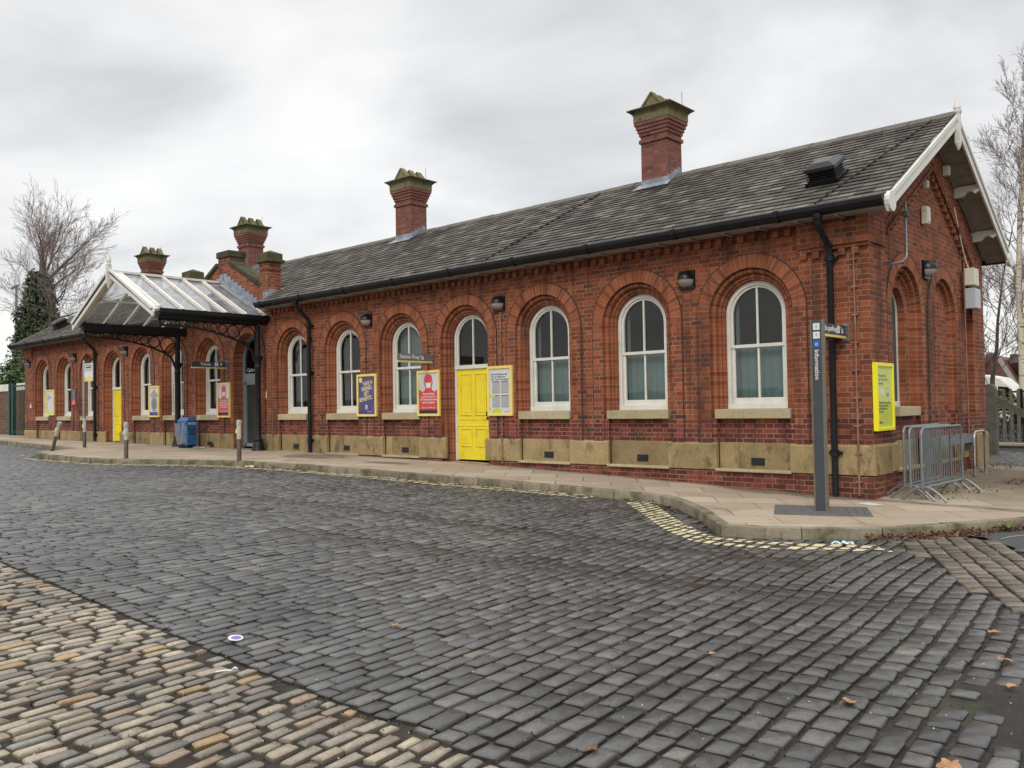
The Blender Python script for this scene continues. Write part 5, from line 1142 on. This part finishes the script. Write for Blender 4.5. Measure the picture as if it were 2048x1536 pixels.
def foliage_mat(name, cols, rough=.5):
    m, g = new_mat(name); ca = g.n('ShaderNodeAttribute', attribute_name='tone').outputs['Color']; r_, a, b = g.sep(ca)
    big = g.noise(g.pos, .8, 3); c = g.ramp(g.m('ADD', g.m('MULTIPLY', r_, .65), g.m('MULTIPLY', big, .35)), cols); g.put(g.b.inputs['Base Color'], c); g.b.inputs['Roughness'].default_value = rough; return m
M['laurel'] = foliage_mat('laurel_leaves', [(.1, (.012, .028, .006)), (.5, (.04, .085, .014)), (.8, (.085, .15, .022)), (1, (.17, .22, .04))])
M['ivy'] = foliage_mat('ivy_leaves', [(.1, (.010, .020, .006)), (.5, (.028, .048, .014)), (.9, (.065, .090, .026))])
M['ivybrown'] = foliage_mat('dead_ivy', [(.1, (.025, .018, .010)), (.5, (.06, .042, .024)), (.9, (.10, .075, .04))])
M['bark'] = simple('grey_bark', (.10, .082, .065), .85, var=.3, scale=9)
M['twig'] = simple('brown_twigs', (.25, .20, .175), .85, var=.25)
M['twig2'] = simple('purple_twigs', (.24, .185, .175), .85, var=.25)
m, g = new_mat('birch_bark'); M['birch'] = m
nz1 = g.noise(g.vscale(g.pos, (2.5, 2.5, 9)), 2.0, 5, .65); c = g.mix(g.maprange(nz1, .54, .62), (.55, .50, .38), (.07, .06, .05)); g.put(g.b.inputs['Base Color'], c); g.b.inputs['Roughness'].default_value = .8
def bare_tree(rnd, base, trunk, spec, up=.25, twig=.012, maxn=9000, droop=0., k0=0):
    """recursive skeleton. returns thick and thin segment lists; trunk = [(point, radius)...] and spec = first limbs [(index, dir, length, radius)]"""
    thick, thin = [], []
    per = maxn/max(1, len(spec))
    def grow(p, d, L, r, lvl):
        n = (7, 5, 4, 3)[lvl]; pts = [p]; dd = d.copy(); rr = [r]; q = p.copy(); kids = []
        sw = Vector((rnd.gauss(0, .05), rnd.gauss(0, .05), rnd.gauss(0, .03)))
        for i in range(n):
            dd = (dd+sw+Vector((rnd.gauss(0, .10), rnd.gauss(0, .08), rnd.gauss(0, .09)+(up*.20 if lvl < 3 else -droop)))).normalized(); q = q+dd*(L/n); pts.append(q.copy()); rr.append(max(twig*.55, r*(1-.80*(i+1)/n)))
            if lvl < 3 and (i > k0 or lvl > 0):
                for _ in range(2 if rnd.random() < (.75 if lvl == 0 else .5) else 1):
                    if lvl == 2 and rnd.random() > per/560: continue
                    ax = Vector((rnd.gauss(0, 1), rnd.gauss(0, 1), rnd.gauss(0, 1))); ax = (ax-dd*ax.dot(dd)).normalized()
                    kids.append((q.copy(), (dd+ax*rnd.uniform(.35, .75)).normalized(), L*rnd.uniform(.38, .62)*(1-.3*i/n), max(twig, rr[-1]*rnd.uniform(.35, .6))))
        (thick if lvl < 1 else thin).append((pts, rr))
        for k in kids: grow(*k, lvl+1)
    for idx, d, L, r in spec:
        grow(Vector(trunk[idx][0]) if isinstance(idx, int) else Vector(idx), Vector(d).normalized(), L, r, 0)
    return thick, thin
def tubes(segs, n):
    mb = MB()
    for pts, rr in segs: mb.tube(pts, rr, n, False)
    return mb
# ------------------------------------------------------------------ behind the left end
t = thing('ivy_tree', 'bare winter tree with an ivy covered trunk behind the left roof', 'tree', (0, 0, 0)); rnd = random.Random(8)
tx, ty = -56.8, 8.0; mb = MB(); trk = [((tx, ty, -.5), .6), ((tx+.1, ty, 4), .5), ((tx+.3, ty, 7), .42), ((tx+.2, ty, 9.6), .22)]; mb.tube([p for p, r in trk], [r for p, r in trk], 10); mb.build('trunk', M['bark'], t, smooth=60)
spec = [((tx+.1, ty+.2, zz0-.3), (math.cos(R(an)), .12*math.sin(an), math.sin(R(an))), L_*(.80 if 70 < an < 115 else .98), r_) for zz0, an, L_, r_ in ((9.8, 96, 4.3, .11), (9.6, 78, 4.6, .10), (9.6, 112, 4.1, .10), (9.4, 62, 4.8, .10), (9.3, 48, 5.0, .10), (9.0, 36, 5.4, .10), (8.8, 24, 5.8, .09), (8.6, 12, 6.0, .09), (8.0, 2, 6.0, .08), (7.2, 8, 5.6, .08), (6.2, 18, 5.2, .07), (5.2, 30, 4.6, .07), (4.6, 12, 5.0, .06), (9.0, 128, 4.2, .09), (8.8, 146, 4.2, .08), (8.2, 160, 4.0, .07), (7.0, 172, 3.6, .06), (9.7, 88, 4.2, .08), (9.0, 56, 4.6, .08), (7.8, 20, 5.2, .07))]
thick, thin = bare_tree(rnd, None, trk, spec, .22, .0105, 8000, 0, 1); tubes(thick, 5).build('limbs', M['bark'], t, smooth=60, fix=False); o = tubes(thin, 3).build('twigs', M['twig'], t, fix=False); o['kind'] = 'stuff'
leafmass('ivy', M['ivy'], t, [(tx-.1, ty-.3, 9.6, .55, .5, .7), (tx-.1, ty, 8.6, .95, .9, 1.6), (tx+.9, ty, 8.6, .8, .7, 1.2), (tx-.2, ty, 6.8, 1.6, 1.3, 1.8), (tx+.1, ty, 5, 2.0, 1.5, 2.0), (tx-.3, ty, 3, 2.4, 1.6, 2.0), (tx+1.2, ty, 5.4, 1.3, 1.0, 1.8), (tx-.8, ty, 5.4, 1.5, 1.0, 1.8), (tx+1.3, ty, 8.9, .7, .5, .7), (tx-1.5, ty, 4.6, 1.0, .8, 1.6)], 30000, .14, rnd)
t2 = thing('laurel_bush', 'tall green laurel bush behind the left boundary wall', 'bush', (0, 0, 0)); leafmass('foliage', M['laurel'], t2, [(-52.5, 7.2, 3.4, 3.2, 1.6, 2.6), (-47.5, 6.5, 3.1, 2.9, 1.6, 2.1), (-55, 7, 2.2, 4, 2, 2.6), (-44.5, 6.2, 2.4, 2.6, 1.4, 2.0), (-50, 6, 1.4, 6, 1.5, 2.2)], 30000, .12, rnd)
mb = MB(); mb.tube([(-50, 7, -.4), (-50.2, 7, 2.6)], .12, 7); mb.tube([(-50, 7, .8), (-52.4, 7, 3.2)], .08, 6); mb.build('stem', M['bark'], t2)
t = thing('brambles', 'brown leafless scrub tangled between the ivy trunk and the roof', 'shrub', (0, 0, 0)); thick, thin = bare_tree(rnd, None, [], [((-49.5+i*1.0, 8.5, 1.0), (rnd.uniform(-.6, .7), 0, 1), 2.2, .05) for i in range(7)], .2, .014, 2200); tubes(thick+thin, 3).build('stems', M['twig'], t, fix=False)
leafmass('dead_leaves', M['ivybrown'], t, [(-49, 9, 2.8, 3.0, .9, 2.4), (-46.5, 9, 1.8, 2.5, .9, 2.0)], 3500, .09, rnd)
t = thing('street_lamp', 'thin purple grey street lamp in front of the ivy tree', 'street lamp', (-66.0, 9.6, -.3)); mb = MB(); mb.tube([(0, 0, 0), (0, 0, 4), (0, 0, 10.6)], [.13, .11, .09], 8); mb.build('post', M['galv'], t); mb = MB(); mb.bar((-1.0, 0, 10.55), (.25, 0, 10.65), .18, .10); mb.build('lantern', M['galv'], t, bev=.02)
mb = MB(); mb.box(-60, 1.5, -.6, -35.3, 1.72, 1.82); bw = thing('boundary_wall', 'dark brick boundary wall with a white rail panel on top at the left edge', 'wall', (0, 0, 0)); mb.build('brickwork', M['brick_far'], bw); mb = MB(); mb.box(-60, 1.46, 1.82, -35.3, 1.50, 2.16); mb.build('top_panel', M['white'], bw)
gt = thing('steel_gate', 'dark green steel gate and posts between the boundary wall and the station', 'gate', (0, 0, 0))
for x in (-39.9, -39.45, -37.6, -35.35): mb = MB(); mb.box(x-.08, .92, -.4, x+.08, 1.08, 2.12 if x < -36 else 2.1); mb.build('post', M['green'], gt)
mb = MB()
for z in (-.18, 1.95): mb.box(-39.4, .97, z, -35.4, 1.03, z+.07)
for k in range(14):
    x = -39.2+k*.27; mb.box(x-.008, .99, -.2, x+.008, 1.01, 2.0)
mb.bar((-37.5, 1.0, -.1), (-35.5, 1.0, 1.0), .05, .05); mb.build('bars', M['green'], gt); mb = MB(); mb.box(-37.55, .9, 1.75, -37.1, 1.0, 2.02); mb.build('lock_box', M['green'], gt)
# ------------------------------------------------------------------ behind the right end
grow_y = 6.2
poly_sheet('yard', [(-3.2, 6.2), (9, 6.2), (9, 12.0), (-3.2, 12.0)], PAVE-.006, M['dirt'], .6)
rnd = random.Random(31); V, F, T = [], [], []
for i in range(26):
    for j in range(20):
        x, y = -2.3+i*.115, 6.3+j*.235+(i % 2)*.1; add_sett(x+rnd.uniform(-.01, .01), y, R(90), .20, .095, 0, rnd, 0, -PAVE-ROAD*0+.0+(PAVE*2-ROAD)-.0+.004, .45 if rnd.random() < .5 else 0)
tag(attr_mesh('yard_setts', V, F, T, M['sett'], 50), kind='structure')
mb = MB(); q = [(-.13, -.2), (.13, -.2), (.13, 1.52)]+[(.13*math.cos(R(a)), 1.52+.13*math.sin(R(a))) for a in (30, 60, 90, 120, 150)]+[(-.13, 1.52)]; mb.prism(q, 'y', -.10, .10); fp = thing('gate_post', 'round topped dark concrete post at the right end of the station', 'post', (-.56, 9.2, gz(-.5, 9)+PAVE)); mb.build('post', M['conc'], fp, bev=.01)
mb = MB(); mb.bar((.10, .05, 1.30), (1.6, .05, .35), .06, .15); mb.build('brace', M['wood'], fp)
fn = thing('palisade_fence', 'dark vertical railing fence behind the concrete post on the right', 'fence', (-2.4, 14.0, -.62)); mb = MB()
for z in (.95, 1.45): mb.box(-1.0, -.03, z, 3.4, .03, z+.05)
mb.build('rail', M['dark'], fn)
for k in range(24): mb = MB(); x = -.9+k*.18; mb.prism([(x-.045, .05), (x+.045, .05), (x+.045, 1.50), (x, 1.58), (x-.045, 1.50)], 'y', -.05, -.035); mb.build('pale', M['conc'], fn)
for x in (-.95, 1.5): mb = MB(); mb.box(x-.04, -.02, -.1, x+.04, .06, 1.55); mb.build('post', M['dark'], fn)
mf = thing('mesh_fence', 'fine wire mesh fence panel on a thin dark post at the right edge', 'fence', (-1.15, 11.6, -.72)); mb = MB(); mb.box(-.03, -.03, 0, .03, .03, 1.5); mb.build('post', M['dark'], mf); mb = MB()
for k in range(30): mb.box(.02+k*.06, -.003, .05, .026+k*.06, .003, .75)
for k in range(12): mb.box(.02, -.003, .05+k*.06, 1.8, .003, .055+k*.06)
mb.build('mesh', M['galv'], mf)
hd = thing('hedge', 'low green hedge behind the mesh fence on the right', 'hedge', (0, 0, 0)); leafmass('foliage', M['laurel'], hd, [(-1.6, 14.9, .10, 1.6, .6, .75), (.3, 14.9, .05, 1.8, .6, .70), (-3.2, 15, .0, 1.2, .6, .6)], 9000, .05, rnd); mb = MB()
for x in (-2.2, -1.2, -.2): mb.tube([(x, 15, -.7), (x, 15, 0)], .03, 5)
mb.build('stem', M['bark'], hd)
mb = MB(); mb.box(-4, 13.2, -1.2, 5, 13.5, -.60); pf = thing('platform_edge', 'grey platform edge with a cream coping line under the hedge', 'platform', (0, 0, 0)); mb.build('face', M['conc'], pf); mb = MB(); mb.box(-4, 13.12, -.60, 5, 13.6, -.54); mb.build('coping_strip', M['sill'], pf)
bt = thing('birch_tree', 'tall white barked birch at the right edge with thin purple twigs', 'tree', (0, 0, 0)); bx, by = -2.25, 20.0
bx += .18; trk = [((bx, by, -.8), .125), ((bx+.02, by, 2), .112), ((bx-.02, by, 4.5), .09), ((bx+.10, by, 7), .085), ((bx+.28, by, 9.5), .055), ((bx+.42, by, 11.6), .02)]; mb = MB(); mb.tube([p for p, r in trk], [r for p, r in trk], 9); mb.build('trunk', M['birch'], bt, smooth=60)
rnd = random.Random(77); spec = []
for k in range(26): z = 2.4+k*.34; a = rnd.uniform(0, 6.28); f_ = (z+.8)/12.4; xx = float(np.interp(z, [-.8, 2, 4.5, 7, 9.5, 11.6], [p[0][0] for p in trk])); spec.append(((xx, by, z), (math.cos(a), math.sin(a)*.5, 1.3), 2.6*(1-f_*.45), .026*(1.3-f_)))
thick, thin = bare_tree(rnd, None, trk, spec, .5, .008, 5000, .08); tubes(thick+thin, 3).build('branches', M['twig2'], bt, fix=False)
bt = thing('bare_tree', 'dark slender bare tree between the station corner and the birch', 'tree', (0, 0, 0)); bx, by = -3.75, 23.0
trk = [((bx, by, -.8), .10), ((bx+.10, by, 1.4), .085), ((bx+.28, by, 2.6), .065), ((bx+.34, by, 3.6), .05), ((bx+.55, by, 5.2), .035), ((bx+.9, by, 6.9), .02)]; mb = MB(); mb.tube([p for p, r in trk], [r for p, r in trk], 8); mb.build('trunk', M['bark'], bt, smooth=60); spec = []
for k in range(20): z = .9+k*.31; a = rnd.uniform(0, 6.28); spec.append(((float(np.interp(z, [-.8, 1.4, 2.6, 3.6, 5.2, 6.9], [p[0][0] for p in trk])), by, z), (math.cos(a), math.sin(a)*.4, .55), 2.4*(1-z/12), .022))
thick, thin = bare_tree(rnd, None, trk, spec, .35, .009, 3600, .02); tubes(thick+thin, 3).build('branches', M['twig2'], bt, fix=False)
bt = thing('bare_tree', 'faint bare treetop showing above the gable roof on the right', 'tree', (0, 0, 0)); bx, by = -7.2, 24.0; mb = MB(); mb.tube([(bx, by, -.8), (bx+.2, by, 6), (bx+.5, by, 9.6)], [.16, .1, .03], 8); mb.build('trunk', M['birch'], bt); spec = []
for k in range(14): z = 4.5+k*.42; a = rnd.uniform(0, 6.28); spec.append(((bx+.2+.02*k, by, z), (math.cos(a), math.sin(a)*.4, .8), 1.5, .02))
thick, thin = bare_tree(rnd, None, trk, spec, .5, .008, 2600, .08); tubes(thick+thin, 3).build('branches', M['twig2'], bt, fix=False)
hs = thing('brick_house', 'distant red brick house with a pale gabled roof behind the right fence', 'house', (-12.2, 60, -.8)); mb = MB(); mb.prism([(-1.6, 0), (2.5, 0), (2.5, 2.4), (1.6, 2.4), (.7, 4.5), (-.2, 4.9), (-1.6, 2.4)], 'y', 0, 8); mb.prism([(2.5, 0), (6, 0), (6, 3.9), (2.5, 3.9)], 'y', 1, 8); mb.build('wall', M['brick_chim'], hs)
mb = MB(); mb.bar((.35, 0, 4.95), (2.0, -.0, 1.9), .3, .12, (0, 1, 0)); mb.bar((.3, 0, 5.0), (-2.4, 0, 1.9), 3.2, .12, (0, 0, 1)); mb.build('roof', M['plaster'], hs); mb = MB(); mb.box(1.0, 1.5, 4.2, 6, 6, 4.9); mb.build('roof', M['conc'], hs); mb = MB(); mb.box(1.6, 2, 4.8, 3.2, 3, 5.6); mb.build('chimney', M['brick_chim'], hs)
mb = MB(); mb.box(2.55, .93, 1.8, 3.2, .97, 3.0); w_ = mb.build('window', M['white'], hs); mb = MB(); mb.box(2.65, .91, 1.9, 3.1, .93, 2.9); mb.build('pane', M['dark'], w_)
hs = thing('brick_house', 'second distant brick house at the right edge of the picture', 'house', (-9.6, 66, -.8)); mb = MB(); mb.prism([(0, 0), (7, 0), (7, 4.4), (0, 4.4)], 'y', 0, 8); mb.build('wall', M['brick_chim'], hs); mb = MB(); mb.prism([(-.3, 4.4), (7.3, 4.4), (3.5, 6.2)], 'y', -.2, 8.2); mb.build('roof', M['conc'], hs)
vn = thing('parked_van', 'white van parked behind the right fence, mostly hidden by the station corner', 'van', (-5.6, 32, -.8)); mb = MB(); mb.prism([(-3.2, .35), (1.9, .35), (1.95, 1.0), (1.35, 1.25), (.85, 2.05), (.45, 2.45), (-.2, 2.6), (-3.1, 2.6)], 'y', -1.0, 1.0); mb.build('body', M['white'], vn, bev=.08)
mb = MB(); mb.prism([(.35, 1.3), (1.2, 1.3), (.75, 2.0), (.35, 2.05)], 'y', -1.02, -1.0); mb.build('side_window', M['dark'], vn); mb = MB(); mb.box(-.9, -1.012, .5, -.88, -1.0, 2.3); mb.build('door_seam', M['dark'], vn)
for x in (-2.3, 1.1): mb = MB(); mb.tube([(x, -1.02, .36), (x, -.75, .36)], .36, 16); w_ = mb.build('wheel', M['dark'], vn)
# ------------------------------------------------------------------ litter, leaves, weed
rnd = random.Random(41)
def leaf(label, x, y, s_, rz, mat='leaf_orange', z=None):
    mb = MB(); n = 22; v = []
    for i in range(n):
        a = 2*math.pi*i/n; r = s_*(.62+.38*abs(math.cos(a*2.5)))*(1+rnd.uniform(-.1, .1)); v.append((r*math.cos(a), r*.75*math.sin(a), .008+.02*abs(math.sin(a*1.5+s_*90))*s_*12))
    v.append((0, 0, .014)); mb.add(v, [[i, (i+1) % n, n] for i in range(n)]); mb.tube([(-s_*.5, 0, .012), (-s_*1.6, s_*.15, .02)], .002, 4)
    o = mb.build('fallen_leaf', M[mat], loc=(x, y, gz(x)+ROAD+.006), fix=False); o.rotation_euler = (rnd.uniform(-.15, .15), rnd.uniform(-.15, .15), rz); tag(o, label, 'leaf', 'fallen leaves on the setts')
for x, y, s_, lb in ((2.78, -8.38, .055, 'orange leaf on the dark setts straight below the totem'), (1.81, -8.09, .032, 'brown curled leaf on the setts left of the orange one'), (3.22, -7.02, .05, 'pale orange leaf at the right edge beside the mud'), (3.01, -6.36, .045, 'yellow orange leaf beside the brown setts'), (3.36, -7.53, .04, 'orange leaf lying in the mud patch'), (-1.77, -7.14, .04, 'small brown leaf on the left middle of the road'), (-.21, -8.99, .032, 'small tan leaf on the road nearer the mixed setts'), (3.41, -8.88, .06, 'orange leaf at the bottom right edge'), (2.13, -9.78, .04, 'curled brown leaf at the bottom centre'), (1.6, -5.68, .035, 'brown leaf in the muddy wheel track')):
    leaf(lb, x, y, s_, rnd.uniform(0, 6.28), 'leaf_orange' if 'orange' in lb else 'leaf_litter' if 'brown' in lb else 'leaf_orange')
V, F, T = [], [], []
def drift(x0, y0, x1, y1, n, sp, lo=ROAD, hi=.06):
    for _ in range(n):
        t_ = rnd.random(); off = abs(rnd.gauss(0, sp)); dx, dy = x1-x0, y1-y0; l = math.hypot(dx, dy); x = x0+dx*t_+dy/l*off; y = y0+dy*t_-dx/l*off; s_ = rnd.uniform(.012, .03); z = gz(x, y)+lo+.012+max(0, hi-off*.5)*rnd.random()
        a = Vector((rnd.gauss(0, 1), rnd.gauss(0, 1), rnd.gauss(0, .4))).normalized(); b = a.cross(Vector((rnd.gauss(0, .5), rnd.gauss(0, .5), 1))).normalized(); p = Vector((x, y, z)); o = len(V); V.extend([p-a*s_, p-b*s_*.6, p+a*s_, p+b*s_*.6+Vector((0, 0, s_*.4))]); F.append((o, o+1, o+2, o+3)); T.extend([(rnd.random(), 0, 0, 1)]*4)
drift(.90, -2.98, 1.25, -2.55, 200, .10); drift(1.25, -2.55, 1.75, -1.65, 500, .10); drift(1.75, -1.65, 2.2, -.7, 250, .05); drift(-2.6, -1.95, -1.7, -2.55, 90, .10, hi=.02); drift(-7, -2.45, -3, -1.95, 110, .10, hi=.01); drift(-12.4, -2.9, -10.6, -2.6, 110, .08, hi=.03)
drift(.9, 3.0, 1.4, 5.6, 900, .6, PAVE-.0, .02); drift(.35, .5, .5, 2.6, 200, .3, PAVE, .05); drift(-.6, 6.6, .6, 6.6, 300, 1.2, PAVE, .01)
M['litter'] = foliage_mat('dead_leaf_litter', [(.1, (.05, .022, .012)), (.5, (.13, .055, .03)), (.8, (.20, .10, .05)), (1, (.30, .20, .10))], .8)
tag(attr_mesh('leaf_litter', V, F, T, M['litter'], None), kind='stuff')
V, F, T = [], [], []
for _ in range(700):                                  # pale crumbs and grit on the road
    x, y = rnd.uniform(-9, 4), rnd.uniform(-12, -2.4)
    if not visible(x, y, 0) or inpoly((x, y), PAV): continue
    s_ = rnd.uniform(.0025, .006); z = gz(x)+ROAD+.008; o = len(V); V.extend([(x-s_, y, z), (x, y-s_, z), (x+s_, y, z), (x, y+s_, z), (x, y, z+s_)]); F.extend([(o, o+1, o+4), (o+1, o+2, o+4), (o+2, o+3, o+4), (o+3, o, o+4)]); T.extend([(.6+.4*rnd.random(), 0, 0, 1)]*5)
M['grit'] = foliage_mat('pale_grit', [(.1, (.3, .28, .24)), (.6, (.45, .42, .36)), (1, (.7, .68, .62))], .8)
tag(attr_mesh('grit', V, F, T, M['grit'], None), kind='stuff')
V, F, T = [], [], []                                   # moss tufts and grass in the joints
for cx, cy, sp, n in ((2.0, -9.2, .6, 260), (1.2, -9.6, .5, 160), (2.6, -7.6, .5, 160), (.8, -10.2, .25, 120), (1.72, -1.78, .10, 90), (1.3, -2.45, .12, 90), (.5, -11, .4, 60)):
    for _ in range(n):
        x, y = rnd.gauss(cx, sp), rnd.gauss(cy, sp*.7); z = gz(x)+ROAD-.008; h_ = rnd.uniform(0, .006); a = rnd.uniform(0, 6.28); o = len(V); w_ = .006
        V.extend([(x-w_*math.cos(a), y-w_*math.sin(a), z), (x+w_*math.cos(a), y+w_*math.sin(a), z), (x+rnd.uniform(-.01, .01), y+rnd.uniform(-.01, .01), z+h_+.01)]); F.append((o, o+1, o+2)); T.extend([(rnd.random(), 0, 0, 1)]*3)
tag(attr_mesh('joint_moss', V, F, T, foliage_mat('moss', [(.1, (.04, .05, .012)), (1, (.10, .12, .03))], .8), None), kind='stuff')
wd = thing('weed', 'small green weed growing against the kerb in brown leaves', 'weed', (1.98, -1.25, gz(2)+ROAD)); mb = MB()
for k in range(16): a = k*2.4; l = rnd.uniform(.06, .13); mb.add([(0, 0, 0), (l*.5*math.cos(a)-.016*math.sin(a), l*.5*math.sin(a)+.016*math.cos(a), .05), (l*math.cos(a), l*math.sin(a), .05+rnd.uniform(0, .05)), (l*.5*math.cos(a)+.016*math.sin(a), l*.5*math.sin(a)-.016*math.cos(a), .045)], [[0, 1, 2, 3]])
mb.build('leaves', simple('weed_green', (.12, .17, .03), .6, var=.3), wd, fix=False)
def scrap(name, label, cat, x, y, z, w_, d_, mat, seed, rz=0, hh=.05):
    r2 = random.Random(seed); mb = MB(); n = 8; v = []; f = []
    for j in range(n+1):
        for i in range(n+1): v.append((w_*(i/n-.5)*(1+.2*math.sin(j)), d_*(j/n-.5)*(1+.2*math.cos(i*1.3)), hh*(.2+abs(math.sin(i*1.1+seed)*math.cos(j*1.4))*.8*r2.uniform(.6, 1))))
    for j in range(n):
        for i in range(n): a = j*(n+1)+i; f.append([a, a+1, a+n+2, a+n+1])
    mb.add(v, f); o = mb.build(name, mat, loc=(x, y, z), smooth=60, fix=False); o.rotation_euler = (0, 0, rz); tag(o, label, cat)
scrap('face_mask', 'crumpled pale blue face mask lying by the kerb below the totem', 'face mask', .87, -3.50, gz(.87)+ROAD, .20, .11, simple('mask_blue', (.50, .66, .68), .7, var=.12), 3, R(15))
scrap('paper_scrap', 'crumpled white paper on the pavement right of the blue bin', 'litter', -19.2, -.45, gz(-19)+PAVE, .55, .16, M['paper'], 5, 0, .06)
scrap('food_wrapper', 'cream scrap by the kerb below the canopy column', 'litter', -12.35, -2.92, gz(-12)+ROAD, .22, .12, M['cream'], 7, 0, .06)
mb = MB(); pts = ellipse(0, 0, .052, .045, 20); mb.add([(a, b, .010) for a, b in pts]+[(a, b, .016) for a, b in pts], [list(range(20, 40))]+[[i, (i+1) % 20, 20+(i+1) % 20, 20+i] for i in range(20)]); t = thing('foil_lid', 'small purple and white foil lid on the dark setts at the left', 'lid', (-.74, -9.94, gz(-.74)+ROAD+.002)); t.rotation_euler = (.1, .1, .4); mb.build('rim', M['pwhite'], t, fix=False)
mb = MB(); mb.add([(a*.7+.005, b*.7, .0165) for a, b in pts], [list(range(20))]); mb.build('print', simple('lid_purple', (.20, .12, .38), .45, var=.4, scale=60), t, fix=False)
for i, (x, y, rz, L, lb) in enumerate(((-.15, -10.34, .7, .13, 'curved white plastic strip on the mixed granite setts'), (2.2, -1.75, 1.2, .55, 'long thin pale stick beside the leaf drift by the kerb'))):
    mb = MB(); mb.tube([(L*(k/6-.5), L*.25*math.sin(k/6*3.1)*(1 if i == 0 else .3), .012+(.02 if i == 0 and k > 4 else 0)) for k in range(7)], .006 if i == 0 else .004, 5); o = mb.build('plastic_strip' if i == 0 else 'stick', M['pwhite'] if i == 0 else M['sill'], loc=(x, y, gz(x)+ROAD+.004)); o.rotation_euler = (0, 0, rz); tag(o, lb, 'litter')
mb = MB(); x, y = -.02, -.42; mb.box(-.15, -.10, 0, .15, .10, .006); o = mb.build('drain_cover', M['cab'], loc=(.15, -.62, gz(0)+PAVE+.002)); o.rotation_euler = (0, 0, R(-35)); tag(o, 'small pale metal cover set in the pavement by the station corner', 'cover')
